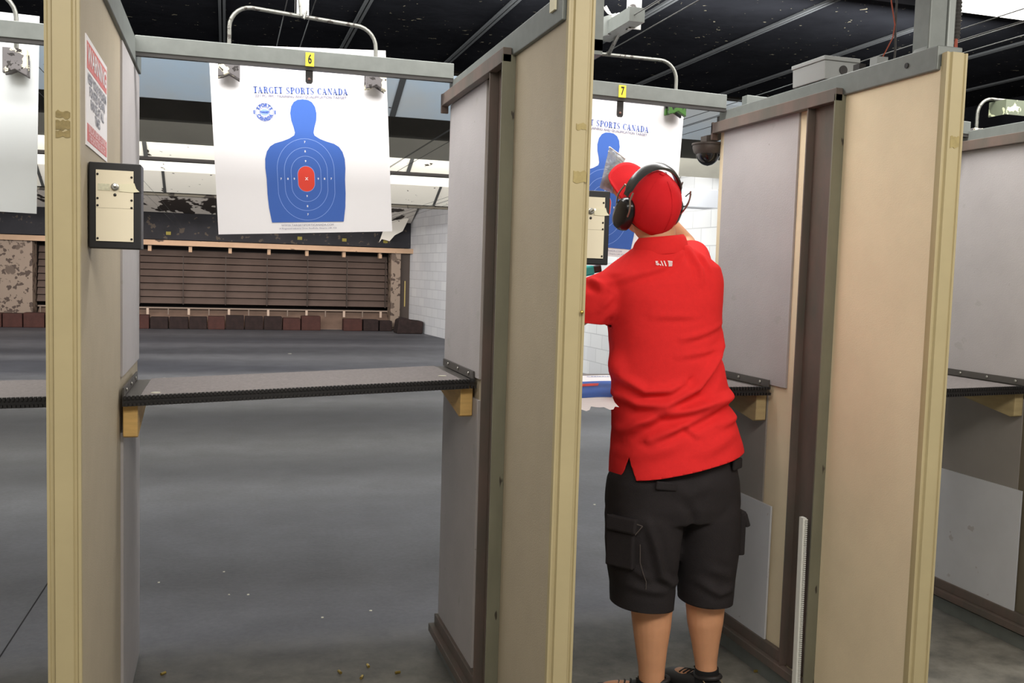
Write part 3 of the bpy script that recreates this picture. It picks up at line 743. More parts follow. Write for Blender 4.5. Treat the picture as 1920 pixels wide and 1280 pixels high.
tag(mk('carrier_block', MB().box(3.365, 3.50, 3.50, 3.505, 2.225, 2.292).box(3.365, 3.37, 3.505, 3.6, 2.225, 2.292), [mat('chipped_grey_green', rgb(96, 102, 84), .6, spots=[(rgb(190, 196, 160), 18, .56)])]),
    'chipped green-white carrier block high at the right edge above the last lane', 'bracket')

# guide cables of the target carriers
def cable(pts, r, m, label, group, name='guide_cable'):
    o = mk(name, MB().tube(pts, r, 6), m, origin=pts[0], smooth=True)
    return tag(o, label, 'cable', group)
for (x, z, lab) in [(-.99, 2.37, 'guide cable running down-range over the lane at the left edge'), (-.89, 2.40, 'guide cable running down-range over the lane at the left edge'),
                    (.21, 2.43, 'guide cable running down-range over lane 6'), (.31, 2.43, 'guide cable running down-range over lane 6'),
                    (1.40, 2.386, 'thin guide cable running down-range over lane 7'), (1.46, 2.42, 'thin guide cable running down-range over lane 7'), (1.50, 2.37, 'thin guide cable running down-range over lane 7'),
                    (2.55, 2.378, 'guide cable running down-range over the last lane'), (2.57, 2.345, 'guide cable running down-range over the last lane'), (2.80, 2.42, 'guide cable running down-range over the last lane'), (3.0, 2.44, 'guide cable running down-range over the last lane')]:
    cable([(x, 2.6, z), (x, 8, z - .03), (x, 15, z - .09), (x, 21.6, z - .2)],   .0020, wirem, lab, lab + 's')

# ------------------------------------------------------------------ control boxes
def control_box(x, label):
    y0 = 2.33; w = .112; z0, z1 = 1.474, 1.668
    t = thing('control_box', label, 'control box', (x, y0, z0))
    x1 = x + w
    mk('housing', bx(x + .001, x1, y0, y0 + .07, z0, z1), black, t, bevel=.003)
    mk('upper_plate', bx(x + .017, x + .096, y0 - .003, y0, z0 + .092, z1 - .017), creamplate, t)
    mk('lower_plate', bx(x + .017, x + .096, y0 - .003, y0, z0 + .017, z0 + .0915), creamplate, t)
    for sx, sz in ((.0205, .167), (.092, .163), (.0205, .113), (.092, .111), (.0205, .097), (.092, .094), (.0205, .053 - .03), (.092, .023)):
        mk('screw', MB().ell((x + sx, y0 - .004, z0 + sz), (.0026, .002, .0026), nu=8, nv=5), darkgap, t)
    sw = mk('toggle_switch', MB().lathe([(.0085, 0), (.0085, .003), (.006, .004), (.006, .008)], (x + .057, y0 - .003, z0 + .14), 16, M=Matrix.Rotation(PI / 2, 3, 'X')), screwm, t, smooth=True)
    mk('toggle_lever', MB().tube([(x + .057, y0 - .010, z0 + .14), (x + .059, y0 - .026, z0 + .143)], [.002, .0032], 8), screwm, sw, smooth=True)
    mk('indicator', MB().ell((x + .057, y0 - .004, z0 + .122), (.0035, .002, .0035), nu=10, nv=6), black, t)
    mk('worn_label', MB().box(x + .0215, x + .046, y0 - .0042, y0 - .003, z0 + .131, z0 + .146), mat('worn_label_%d' % int(x * 10), rgb(206, 204, 178), .6, var=.1, vscale=200), t)
    mk('tape_strip', MB().prism([(x + .066, z0 + .13), (x + .066, z0 + .146), (x + .098, z0 + .15), (x + .102, z0 + .138), (x + .109, z0 + .131), (x + .095, z0 + .129)], 'y', y0 - .0048, y0 - .0032), tape, t)
    return t
control_box(-.2985, 'black control box with cream switch plates on the leftmost divider, below the sign')
control_box(.8585, 'black control box with cream switch plates on the middle divider, left of the man')

# ------------------------------------------------------------------ sign on the left divider
sg = thing('warning_sign', 'red and white safety sign stuck on the leftmost divider above the control box', 'sign', (-.2995, 2.49, 1.70))
X = -.2975
mk('sign_board', bx(-.2998, -.2975, 2.300, 2.685, 1.702, 1.944), signwhite, sg)
mk('header_band', bx(-.2975, -.2970, 2.315, 2.67, 1.872, 1.932), signred, sg)
mk('footer_band', bx(-.2975, -.2970, 2.315, 2.67, 1.712, 1.752), signred, sg)
def sign_text(txt, size, y, z, m, wt=.0006, xs=1, lift=.001):
    vs, fs = text_mesh(txt, size, wt, xs=xs)
    mk('sign_lettering', flat(vs, fs, (X + .0002, y, z), (0, 1, 0), (0, 0, 1), lift), m, sg, fixn=False)
sign_text('WARNING', .056, 2.49, 1.902, signwhite, .0012, 1.25)
sign_text('KEEP YOUR FIREARM', .030, 2.49, 1.852, signtext, .001, 1.18)
sign_text('POINTED DOWN', .030, 2.49, 1.826, signtext, .001, 1.18)
sign_text('RANGE AT ALL', .030, 2.49, 1.800, signtext, .001, 1.18)
sign_text('TIMES', .030, 2.49, 1.774, signtext, .001, 1.18)
sign_text('UNLOAD BEFORE LEAVING', .024, 2.49, 1.742, signpink, .0006, 1.1)
sign_text('THE SHOOTING BOOTH', .024, 2.49, 1.722, signpink, .0006, 1.1)

# ------------------------------------------------------------------ dome camera on its arm
dc = thing('dome_camera', 'brown dome security camera on an arm from the right-hand divider', 'security camera', (1.88, 3.5, 1.9))
mk('housing', MB().lathe([(.066, .095), (.067, .088), (.062, .086), (.063, .078), (.058, .06), (.050, .052), (.0, .052)][::-1] + [(.0, .095)], (1.879, 3.5, 1.898), 28), domeh, dc, smooth=True)
mk('dome', MB().lathe([(.001, 0)] + [(.047 * math.sin(a * PI / 20), .047 - .047 * math.cos(a * PI / 20) + .001) for a in range(1, 10)] + [(.047, .052)], (1.879, 3.5, 1.903), 28), domem, dc, smooth=True)
mk('arm', MB().prism([(1.857, 1.993), (1.857, 2.022), (1.92, 2.035), (1.915, 2.06), (1.975, 2.10), (1.975, 2.04), (1.91, 2.003)], 'y', 3.475, 3.525), domeh, dc)
mk('arm_bracket', bx(1.93, 1.985, 3.44, 3.53, 2.05, 2.11), blackm, dc)

# things on the right divider's rail
jb = thing('junction_box', 'grey junction box with round knockout sitting on the right-hand divider rail', 'junction box', (1.93, 2.86, 2.113))
mk('box_body', MB().prism([(1.89, 2.116), (1.887, 2.178), (2.02, 2.178), (2.017, 2.116)], 'y', 2.745, 2.93), jboxm, jb, bevel=.003)
mk('lid', bx(1.884, 2.023, 2.741, 2.934, 2.178, 2.192), jboxm, jb, bevel=.002)
mk('knockout', MB().tube([(1.96, 2.7445, 2.15), (1.96, 2.7415, 2.15)], .015, 16), blackm, jb)
cn = thing('wire_connector', 'small pale connector block with twisted wires on the right-hand rail', 'connector', (1.95, 2.55, 2.113))
mk('block', bx(1.935, 1.975, 2.54, 2.575, 2.113, 2.152), jboxm, cn)
mk('bracket', bx(1.915, 1.94, 2.60, 2.63, 2.113, 2.140), blackm, cn)
mk('red_wire', MB().tube([(1.95, 2.55, 2.13), (1.965, 2.54, 2.17), (1.98, 2.53, 2.21), (1.985, 2.53, 2.25), (1.975, 2.54, 2.32), (1.97, 2.55, 2.42), (1.97, 2.55, 2.75)], .0022, 6), copper, cn, smooth=True)
mk('black_wire', MB().tube([(1.99, 2.53, 2.12), (1.992, 2.53, 2.18), (1.987, 2.53, 2.24), (1.995, 2.54, 2.32), (1.985, 2.55, 2.42), (1.985, 2.55, 2.75)], .0036, 6), cablem, cn, smooth=True)
tb = thing('support_column', 'square grey steel column rising from the right-hand tan post', 'column', (1.98, 2.35, 2.09))
mk('column_tube', MB().box(1.948, 2.008, 2.33, 2.40, 2.10, 2.95), galv, tb, bevel=.004)
mk('column_face', MB().box(2.0085, 2.034, 2.325, 2.40, 2.10, 2.95), mat('pale_galvanised', rgb(138, 142, 138), .45, .3), tb, bevel=.004)
mk('base_gusset', MB().prism([(1.925, 2.10), (1.948, 2.14), (1.948, 2.10)], 'y', 2.335, 2.39), galv, tb)
co = []
for i in range(140):
    z = 2.17 + i * .0055
    co += [(2.050, 2.34, z, .0135 if i % 2 else .0105)]
mb = MB().tube([(a, b_, c) for a, b_, c, r in co], [r for *_, r in co], 12)
cd = thing('flexible_conduit', 'ribbed flexible metal conduit beside the grey column at top right', 'conduit', (2.05, 2.34, 2.11))
mk('ribbed_sleeve', mb, coilm, cd)
mk('red_wire', MB().tube([(2.044, 2.335, 2.10), (2.046, 2.335, 2.17)], .003, 6).tube([(2.052, 2.335, 2.10), (2.05, 2.335, 2.17)], .003, 6), copper, cd)
tag(mk('support_column', bx(.955, .985, 2.46, 2.52, 2.05, 2.95), galv), 'grey upright steel tube just right of the middle tan post at the top', 'column')
mk('column_foot', bx(.86, .985, 2.46, 2.52, 2.06, 2.09), galv, bpy.data.objects['support_column.001'])
# white serrated strip leaning on the flange
st = MB().prism([(2.66, .02), (2.668, .66), (2.690, .66), (2.682, .02)], 'x', 1.846, 1.8595)
for i in range(90):
    z = .03 + i * .007; st.box(1.852, 1.8595, 2.6535 + (z - .02) * .0125, 2.664 + (z - .02) * .0125, z, z + .004)
tag(mk('edging_strip', st, mat('white_plastic_strip', rgb(222, 222, 214), .5), origin=(1.87, 2.67, 0)), 'white serrated plastic edging strip upright against the right-hand divider frame', 'edging strip')

# ------------------------------------------------------------------ spare target sheet on the lane 7 shelf
tp = thing('spare_target', 'blue and white printed target sheet lying over the lane 7 shelf edge', 'paper target', (1.2, 3.15, 1.062))
def sheetpt(a, d):
    # d = distance from the back edge; past the shelf edge the sheet droops forward
    if d <= .36: y = 3.305 - d; z = 1.066 + .002 * math.sin(a * 9)
    else:
        e = d - .36; y = 2.945 - e * .95; z = 1.066 - .6 * e * e + .002 * math.sin(a * 9)
    xr = 1.19 + .09 * min(1, max(0, (y - 2.78) / .17)) + .19 * min(1, max(0, (y - 2.96) / .34))
    return (.875 + a * (xr - .875), y, z)
def strip(d0, d1, a0, a1, m, name, lift=0, par=tp, jag=False, n=14):
    mb = MB()
    def fn(u, v):
        dd = d0 + (d1 - d0) * v
        if jag and v == 1: dd += .012 * math.sin(u * 23) + .008 * math.sin(u * 51)
        p = sheetpt(a0 + (a1 - a0) * u, dd)
        return (p[0], p[1] - lift * .7, p[2] + lift)
    mb.sheet(fn, 24, n); return mk(name, mb, m, par, fixn=False)
strip(0, .60, 0, 1, paper, 'sheet', jag=True)
strip(.19, .51, 0, .985, blue, 'blue_print', .0012)
strip(.26, .33, .35, .83, red, 'red_print', .002)
vs, fs = text_mesh('CANADA', .022, .0012)
mk('title_lettering', flat(vs, fs, (1.335, 3.255, 1.068), (1, 0, 0), (0, 1, 0), .001), titleink, tp, fixn=False)

# ------------------------------------------------------------------ litter on the floor
random.seed(3)
for (x, y) in [(-.2, 3.425), (.506, 3.331), (.47, 3.24), (.40, 3.30), (.80, 3.31 - .06), (.60, 3.25), (1.888, 2.967), (1.72, 2.85)]:
    a = random.uniform(0, PI); d = Vector((math.cos(a), math.sin(a), 0)) * .0095
    o = mk('shell_casing', MB().tube([(x - d.x, y - d.y, .0052), (x + d.x, y + d.y, .0052)], .005, 10), brass, origin=(x, y, 0), smooth=True)
    tag(o, 'spent brass cartridge casing lying on the concrete near the dividers', 'cartridge casing', 'spent casings near the stalls')
for (x, y, s) in [(-.279, 4.442, .006), (.002, 4.539, .005), (.104, 4.196, .007), (.393, 3.853, .006), (.597, 3.89, .006), (.025, 4.213, .005), (1.009, 15.74, .03), (2.6, 13.37, .03), (-.717, 12.4, .02), (2.236, 5.437, .01)]:
    pts = [(x + s * math.cos(t) * random.uniform(.6, 1.2), y + s * math.sin(t) * random.uniform(.6, 1.2)) for t in [i * PI / 3 for i in range(6)]]
    o = mk('paper_scrap', MB().prism(pts, 'z', .0005, .003), scrap, origin=(x, y, 0))
    tag(o, 'tiny pale scrap lying on the dark floor down-range', 'scrap', 'pale scraps on the range floor')
for i, (x, y, z) in enumerate([(-.20, 3.02, 1.051), (.70, 3.09, 1.091)]):
    o = mk('paper_scrap', MB().prism([(x - .014, y - .002), (x - .004, y + .006), (x + .012, y + .004), (x + .014, y - .004), (x, y - .004)], 'z', z, z + .003), scrap, origin=(x, y, z))
    tag(o, ['pale scrap at the left end of the lane 6 shelf', 'pale scrap at the right end of the lane 6 shelf'][i], 'scrap')

# ================================================================== THE PERSON
def evald(mb, voxel, smooth=5, decimate=None):
    me = bpy.data.meshes.new('tmp'); me.from_pydata([tuple(v) for v in mb.v], [], mb.f)
    b = bmesh.new(); b.from_mesh(me); bmesh.ops.recalc_face_normals(b, faces=b.faces); b.to_mesh(me); b.free()
    o = bpy.data.objects.new('tmp', me); COL.objects.link(o)
    r = o.modifiers.new('r', 'REMESH'); r.mode = 'VOXEL'; r.voxel_size = voxel
    if smooth:
        s = o.modifiers.new('s', 'SMOOTH'); s.iterations = smooth; s.factor = .5
    dg = bpy.context.evaluated_depsgraph_get(); dg.update()
    out = bpy.data.meshes.new_from_object(o.evaluated_get(dg))
    bpy.data.objects.remove(o); return out
def finish(me, name, m, parent=None, origin=None, solid=0):
    base = org(parent) if parent else Vector(origin)
    me.transform(Matrix.Translation(-base)); me.name = name
    me.materials.clear(); me.materials.append(m)
    me.polygons.foreach_set('use_smooth', [True] * len(me.polygons))
    o = link(name, me, parent, (0, 0, 0) if parent else tuple(base))
    if solid:
        s = o.modifiers.new('thick', 'SOLIDIFY'); s.thickness = solid; s.offset = -1
    return o
def ring_x(z, xl, xr, yc, b, n=56, e=2.4, tilt=0.0, bf=1.0):
    """horizontal body section; tilt raises the right side; bf scales the front half depth"""
    out = []; cx = (xl + xr) / 2; a = (xr - xl) / 2
    for i in range(n):
        t = 2 * PI * i / n; c, s = math.cos(t), math.sin(t)
        x = a * math.copysign(abs(c) ** (2 / e), c); y = b * math.copysign(abs(s) ** (2 / e), s) * (bf if s > 0 else 1)
        out.append(Vector((cx + x, yc + y, z + tilt * x)))
    return out

# head frame
HC = Vector((1.302, 2.80, 1.674))
HF = Vector((-.20, .78, .58)).normalized()
HU = Vector((.03, -.58, .76)); HU = (HU - HF * HU.dot(HF)).normalized()
HR = HF.cross(HU).normalized()
HM = Matrix((HR, HF, HU)).transposed()          # columns: right, forward, up
def H(x, y, z): return HC + HM @ Vector((x, y, z))

hand_defs = []
def limb(mb, pts, rs, n=16):
    P = [Vector(p) for p in pts]
    mb.tube(P, rs, n)
    for p, r in zip(P, rs): mb.ell(p, (r, r, r), nu=12, nv=8)
def hand(mb, wrist, dirv, palmn, s=1.0, curl=.9, thumb=1):
    """palm and five bent fingers; dirv along the hand, palmn out of the palm"""
    d = Vector(dirv).normalized(); n = Vector(palmn); n = (n - d * n.dot(d)).normalized(); sd = d.cross(n) * thumb
    w = Vector(wrist); M = Matrix((sd, d, n)).transposed()
    mb.ell(w + d * .045 * s, (.039 * s, .052 * s, .015 * s), M)
    mb.ell(w + d * .01 * s, (.028 * s, .03 * s, .018 * s), M)
    for k, (off, ln) in enumerate([(.030, .068), (.010, .078), (-.011, .072), (-.031, .056)]):
        p = w + d * .082 * s + sd * off * s; pts = [p - d * .02 * s]; a = curl * (.25 + .06 * k); dd = d.copy()
        q = p; pts.append(q)
        for seg in (.42, .32, .26):
            dd = (d * math.cos(a) + n * math.sin(a)).normalized(); q = q + dd * ln * seg * s; pts.append(q); a += curl * .65
        mb.tube(pts, [.0095 * s, .0092 * s, .0085 * s, .0078 * s, .0065 * s], 10)
        mb.ell(pts[-1], (.0066 * s,) * 3, nu=8, nv=6)
    p0 = w + d * .025 * s + sd * .028 * s
    p1 = p0 + (sd * .7 + d * .5 + n * .35).normalized() * .035 * s
    p2 = p1 + (sd * .25 + d * .6 + n * .7).normalized() * .03 * s
    p3 = p2 + (d * .5 + n * .8).normalized() * .022 * s
    mb.tube([p0, p1, p2, p3], [.014 * s, .0115 * s, .0098 * s, .0075 * s], 10); mb.ell(p3, (.0076 * s,) * 3, nu=8, nv=6)

B = MB()
# skull, jaw, face
B.ell(H(0, -.008, .012), (.074, .094, .098), HM, 28, 18)
B.ell(H(0, .022, -.05), (.058, .066, .062), HM, 24, 14)
B.ell(H(0, .062, -.092), (.026, .022, .02), HM)
B.ell(H(0, .086, .022), (.056, .012, .012), HM)
B.tube([H(0, .090, .012), H(0, .104, -.016), H(0, .110, -.032)], [.009, .011, .0145], 12); B.ell(H(0, .104, -.035), (.017, .012, .009), HM)
B.ell(H(0, .088, -.062), (.024, .010, .006), HM); B.ell(H(0, .086, -.072), (.021, .010, .006), HM)
for sx in (-1, 1):
    B.ell(H(sx * .042, .070, -.022), (.022, .02, .02), HM)
    B.ell(H(sx * .076, -.004, -.018), (.009, .018, .03), HM)
# neck
limb(B, [H(0, -.03, -.05), (1.330, 2.795, 1.60), (1.340, 2.80, 1.50)], [.056, .058, .068])
# torso core
TR = [(1.50, 1.235, 1.46, 2.80, .06), (1.46, 1.17, 1.51, 2.80, .085), (1.38, 1.19, 1.53, 2.80, .10), (1.25, 1.215, 1.54, 2.80, .105), (1.10, 1.235, 1.555, 2.80, .10), (.95, 1.245, 1.60, 2.80, .105), (.85, 1.24, 1.62, 2.80, .11), (.78, 1.25, 1.62, 2.80, .105)]
B.rings([ring_x(*t) for t in TR])
limb(B, [(1.33, 2.80, .82), (1.345, 2.80, .60), (1.365, 2.80, .43), (1.372, 2.805, .345), (1.373, 2.80, .28), (1.375, 2.80, .21), (1.379, 2.80, .14), (1.381, 2.80, .08)], [.085, .078, .066, .071, .064, .054, .045, .042], 20)
limb(B, [(1.54, 2.80, .82), (1.555, 2.80, .60), (1.568, 2.80, .44), (1.572, 2.805, .35), (1.572, 2.80, .28), (1.577, 2.80, .21), (1.582, 2.80, .14), (1.588, 2.80, .08)], [.085, .078, .064, .068, .061, .048, .038, .036], 20)
# feet (inside the shoes)
B.ell((1.32, 2.845, .045), (.10, .036, .03), Matrix.Rotation(-.56, 3, 'Z')); B.ell((1.572, 2.86, .045), (.036, .105, .03), Matrix.Rotation(.2, 3, 'Z'))
# arms
limb(B, [(1.19, 2.80, 1.42), (1.09, 2.83, 1.33), (1.0, 2.86, 1.26)], [.052, .047, .042])
LW = Vector((1.125, 3.01, 1.385)); RW = Vector((1.395, 3.045, 1.685))
limb(B, [(1.0, 2.86, 1.26), (1.062, 2.935, 1.325), LW], [.042, .04, .028])
limb(B, [(1.50, 2.815, 1.44), (1.53, 2.93, 1.49), (1.555, 3.04, 1.56)], [.053, .048, .043])
limb(B, [(1.555, 3.04, 1.56), (1.49, 3.055, 1.625), RW], [.043, .042, .028])
hand(B, LW, (.25, .55, .55), (.9, -.1, -.3), 1.0, .9, 1)
hand(B, RW, (-.80, .02, .62), (-.2, -.9, .1), 1.0, .75, -1)
bm_ = evald(B, .0048, 4)
person = finish(bm_, 'person', skin, origin=(1.46, 2.82, 0))
tag(person, 'person in red cap, red polo, black shorts and ear defenders, standing with back turned', 'person')
for sx in (-1, 1):
    e = mk('eye', MB().ell(H(sx * .031, .079, -.002), (.013, .011, .010), HM, 14, 10), eyew, person, smooth=True)
    mk('iris', MB().ell(H(sx * .031, .0885, -.002), (.0055, .003, .0055), HM, 12, 8), eyed, e, smooth=True)
mk('lips', MB().ell(H(0, .0965, -.066), (.022, .004, .006), HM), lipm, person, smooth=True)
# short hair under the cap at the nape
hr = MB(); 
def hairpt(u, v):
    a = -PI * .98 + u * PI * .96; el = -.62 + v * .75
    return H(.0765 * math.cos(a) * math.cos(el), -.008 + .0975 * math.sin(a) * math.cos(el), .008 + .103 * math.sin(el))
hr.sheet(hairpt, 24, 8)
ho = mk('hair', hr, hairm, person, smooth=True); s_ = ho.modifiers.new('t', 'SOLIDIFY'); s_.thickness = .004

# --- cap
cp = MB()
prof = []
RR = []
for i in range(15):
    v = i / 14; el = -.42 + v * (PI / 2 + .42)
    ring = []
    for j in range(40):
        a = 2 * PI * j / 40
        back = .5 - .5 * math.sin(a)                       # 1 at the back
        low = -.42 + .32 * (1 - back) - .12 * back
        e = low + v * (PI / 2 - low)
        r = math.cos(e)
        bul = 1 + .03 * math.exp(-((e - .5) / .4) ** 2)
        ring.append(H(.086 * bul * r * math.cos(a), -.006 + .107 * bul * r * math.sin(a), .012 + .108 * math.sin(e) * (1 if e > 0 else 1.15)))
    RR.append(ring)
cp.rings(RR, caps=False)
cap = mk('cap', cp, redcap, person, smooth=True); s_ = cap.modifiers.new('t', 'SOLIDIFY'); s_.thickness = .003
br = MB()
def brim(u, v):
    a = (u - .5) * 2.3
    r0x, r0y = .082, .092
    x0, y0 = r0x * math.sin(a), r0y * math.cos(a)
    x1, y1 = .098 * math.sin(a * .93), .096 + .092 * max(0, math.cos(a * 1.12)) ** .5
    if abs(a) > 1.05: y1 = max(y1 - (abs(a) - 1.05) * .25, y0)
    x = x0 + (x1 - x0) * v; y = y0 + (y1 - y0) * v
    return H(x, y - .004, .020 - .030 * (x / .08) ** 2 + .030 * v)
br.sheet(brim, 30, 8)
bo = mk('visor', br, redcap, cap, smooth=True); s_ = bo.modifiers.new('t', 'SOLIDIFY'); s_.thickness = .004
mk('crown_button', MB().ell(H(0, -.006, .122), (.008, .008, .004), HM, 12, 8), redcap, cap, smooth=True)
sm = MB()
for j in range(6):
    a = PI / 6 + j * PI / 3
    sm.tube([H(.0885 * math.cos(e) * math.cos(a), -.006 + .1095 * math.cos(e) * math.sin(a), .012 + .1100 * math.sin(e)) for e in [(-.3 if j in (3, 4) else .0) + k * .14 for k in range(10 if j not in (3, 4) else 12)]], .0011, 5)
mk('panel_seams', sm, redcap, cap, smooth=True)

# --- ear defenders
em = MB()
BR = .128
bandpts = []
n = 26
def bandc(t): # t 0..1 from left cup over the top to the right cup
    a = PI * (1.0 - t)
    return (.104 * math.cos(a) * (1 + .05 * math.sin(a)), .0, .122 * math.sin(a) + .008)
for side in (0,):
    vs = []; fs = []
    for i in range(n + 1):
        t = .09 + .82 * i / n; c = bandc(t); a = PI * (1 - t)
        w = .019 if .15 < t < .85 else .011
        nx, nz = math.cos(a), math.sin(a)
        for (dy, dr) in ((-w, 0), (-w * .8, .006), (0, .0085), (w * .8, .006), (w, 0), (w * .7, -.004), (-w * .7, -.004)):
            vs.append(H(c[0] + nx * dr, dy - .012 + .24 * (c[2] + .02), c[2] + nz * dr))
    k = 7
    for i in range(n):
        for j in range(k): fs.append((i * k + j, i * k + (j + 1) % k, (i + 1) * k + (j + 1) % k, (i + 1) * k + j))
    fs += [tuple(range(k - 1, -1, -1)), tuple(range(n * k, n * k + k))]
    em.add(vs, fs)
muff = mk('ear_defenders', em, bandm, person, smooth=True)
for sx in (-1, 1):
    cu = MB()
    M2 = HM @ Matrix.Rotation(sx * .16, 3, 'Y')
    rings = []
    for (dx, sy, sz) in [(.074, .030, .040), (.080, .038, .050), (.084, .040, .053), (.092, .039, .053), (.104, .036, .050), (.114, .029, .042), (.118, .016, .026)]:
        ring = []
        for j in range(28):
            a = 2 * PI * j / 28; c, s = math.cos(a), math.sin(a)
            ring.append(H(sx * dx, -.006 + sy * math.copysign(abs(c) ** .85, c), -.026 + sz * math.copysign(abs(s) ** .85, s) + (.006 if s > 0 else 0)))
        rings.append(ring)
    cu.rings(rings)
    cup = mk('ear_cup', cu, muffm, muff, smooth=True, angle=60)
    mk('yoke_wire', MB().tube([H(sx * .111, -.036, .075), H(sx * .116, -.040, .05), H(sx * .112, -.046, .03), H(sx * .108, -.045, .012), H(sx * .104, -.040, -.01)], .0028, 8)
        .tube([H(sx * .111, .014, .075), H(sx * .116, .020, .05), H(sx * .112, .030, .03), H(sx * .108, .034, .012), H(sx * .104, .032, -.01)], .0028, 8), screwm, muff, smooth=True)
    if sx < 0:
        mk('grey_patch', MB().obox(H(-.1105, -.024, -.012), HM @ Vector((.0015, .001, 0)), HM @ Vector((0, .009, 0)), HM @ Vector((0, 0, .011))), greymark, cup)
mk('loose_cord', MB().tube([H(.105, -.03, .05), H(.125, -.02, .056), H(.142, -.01, .044), H(.146, -.01, .022), H(.132, -.02, .006), H(.118, -.025, .008)], .0022, 8), blackm, muff, smooth=True)

# --- polo shirt
S = MB()
rows = [  # z, xl, xr, yc, half depth, tilt
 (1.548, 1.262, 1.432, 2.795, .074, .10), (1.528, 1.232, 1.462, 2.797, .084, .10), (1.505, 1.195, 1.505, 2.80, .096, .10), (1.47, 1.150, 1.552, 2.80, .112, .08), (1.43, 1.150, 1.562, 2.80, .124, .05),
 (1.38, 1.160, 1.565, 2.80, .132, .0), (1.30, 1.185, 1.563, 2.80, .136, 0), (1.22, 1.196, 1.560, 2.80, .134, 0), (1.13, 1.199, 1.584, 2.80, .134, 0), (1.06, 1.206, 1.604, 2.80, .138, 0),
 (.955, 1.219, 1.632, 2.80, .156, .06), (.89, 1.216, 1.650, 2.80, .165, .1), (.82, 1.214, 1.666, 2.80, .172, .15), (.72, 1.214, 1.674, 2.80, .174, .2)]
S.rings([ring_x(r[0], r[1], r[2], r[3], r[4], tilt=r[5]) for r in rows])
limb(S, [(1.215, 2.80, 1.415), (1.155, 2.81, 1.375), (1.118, 2.825, 1.345)], [.070, .080, .083], 20)
S.tube([(1.118, 2.825, 1.345), (1.098, 2.838, 1.312), (1.072, 2.845, 1.275)], [.083, .080, .078], 20)
limb(S, [(1.475, 2.81, 1.43), (1.495, 2.85, 1.455)], [.078, .075], 20)
S.tube([(1.495, 2.85, 1.455), (1.515, 2.90, 1.48), (1.545, 2.985, 1.52)], [.076, .074, .072], 20)
sme = evald(S, .0065, 7)
def fold(poly, w, dep):
    return ([Vector((a, 0, b)) for a, b in poly], w, dep)
FOLDS = [fold([(1.176, 1.211), (1.207, 1.127), (1.263, 1.088), (1.336, 1.093), (1.382, 1.118)], .014, .017),
 fold([(1.19, 1.085), (1.246, 1.048), (1.32, 1.047), (1.43, 1.101), (1.51, 1.195), (1.56, 1.27)], .018, .020),
 fold([(1.20, .93), (1.25, .985), (1.303, 1.017), (1.414, 1.032), (1.528, 1.060), (1.60, 1.075)], .016, .021),
 fold([(1.278, .935), (1.378, .985), (1.547, 1.048), (1.62, 1.06)], .013, .015),
 fold([(1.271, 1.325), (1.418, 1.327)], .010, .003), fold([(1.37, 1.255), (1.44, 1.270), (1.545, 1.305)], .010, .005), fold([(1.36, 1.20), (1.46, 1.215), (1.53, 1.23)], .010, .0045),
 fold([(1.175, 1.285), (1.185, 1.211), (1.205, 1.141)], .013, .015),
 fold([(1.16, 1.425), (1.235, 1.455), (1.31, 1.478), (1.385, 1.531)], .010, .006),
 fold([(1.402, 1.552), (1.433, 1.482), (1.437, 1.43)], .010, .007), fold([(1.45, 1.53), (1.47, 1.48)], .009, .006), fold([(1.388, .981), (1.427, .951)], .009, .007),
 fold([(1.12, 1.34), (1.16, 1.39)], .012, .006), fold([(1.10, 1.43), (1.13, 1.41)], .012, .012), fold([(1.52, .98), (1.62, 1.0)], .012, .007),
 fold([(1.25, .88), (1.36, .93)], .02, .004), fold([(1.45, .90), (1.58, .955)], .02, .005)]
sme.update()
cos = np.zeros(len(sme.vertices) * 3); sme.vertices.foreach_get('co', cos); cos = cos.reshape(-1, 3)
nor = np.array([v.normal[:] for v in sme.vertices])
xz = cos[:, [0, 2]]; disp = np.zeros(len(cos))
for poly, w, dep in FOLDS:
    best = np.full(len(cos), 9.0); sgn = np.zeros(len(cos)); tp_ = np.zeros(len(cos)); L = len(poly) - 1
    for i in range(L):
        a = np.array([poly[i].x, poly[i].z]); b_ = np.array([poly[i + 1].x, poly[i + 1].z]); ab = b_ - a
        t = np.clip(((xz - a) @ ab) / (ab @ ab), 0, 1); d = xz - (a + t[:, None] * ab); dist = np.hypot(d[:, 0], d[:, 1])
        m_ = dist < best; best[m_] = dist[m_]; sgn[m_] = np.sign(ab[0] * d[m_, 1] - ab[1] * d[m_, 0]); tp_[m_] = (i + t[m_]) / L
    env = np.sin(np.clip(tp_, .04, .96) * PI) ** .5
    s = best * sgn
    disp += env * dep * (np.exp(-(s / w) ** 2) - .75 * np.exp(-((s + 1.7 * w) / (w * 1.1)) ** 2))
mask = np.clip((2.86 - cos[:, 1]) / .08, 0, 1)
ns = np.array([noise.noise(Vector((c[0] * 5, c[1] * 5, c[2] * 8))) + .5 * noise.noise(Vector((c[0] * 13, c[1] * 13, c[2] * 17))) for c in cos])
cos = cos + nor * (disp * mask * 1.25 + ns * .005)[:, None]
sme.vertices.foreach_set('co', cos.ravel()); sme.update()
b = bmesh.new(); b.from_mesh(sme)
def cut(b, co, no, cond):
    g = list(b.verts) + list(b.edges) + list(b.faces)
    bmesh.ops.bisect_plane(b, geom=g, plane_co=co, plane_no=no, clear_outer=False, clear_inner=False)
    dele = [f for f in b.faces if cond(f.calc_center_median())]
    bmesh.ops.delete(b, geom=dele, context='FACES')
sl_ = (.884 - .802) / .40
hem = lambda x: .802 + (x - 1.247) * sl_
cut(b, (1.247, 2.7, .802), Vector((-sl_, 0, 1)).normalized(), lambda c: c.z < hem(c.x) and c.x > 1.10)
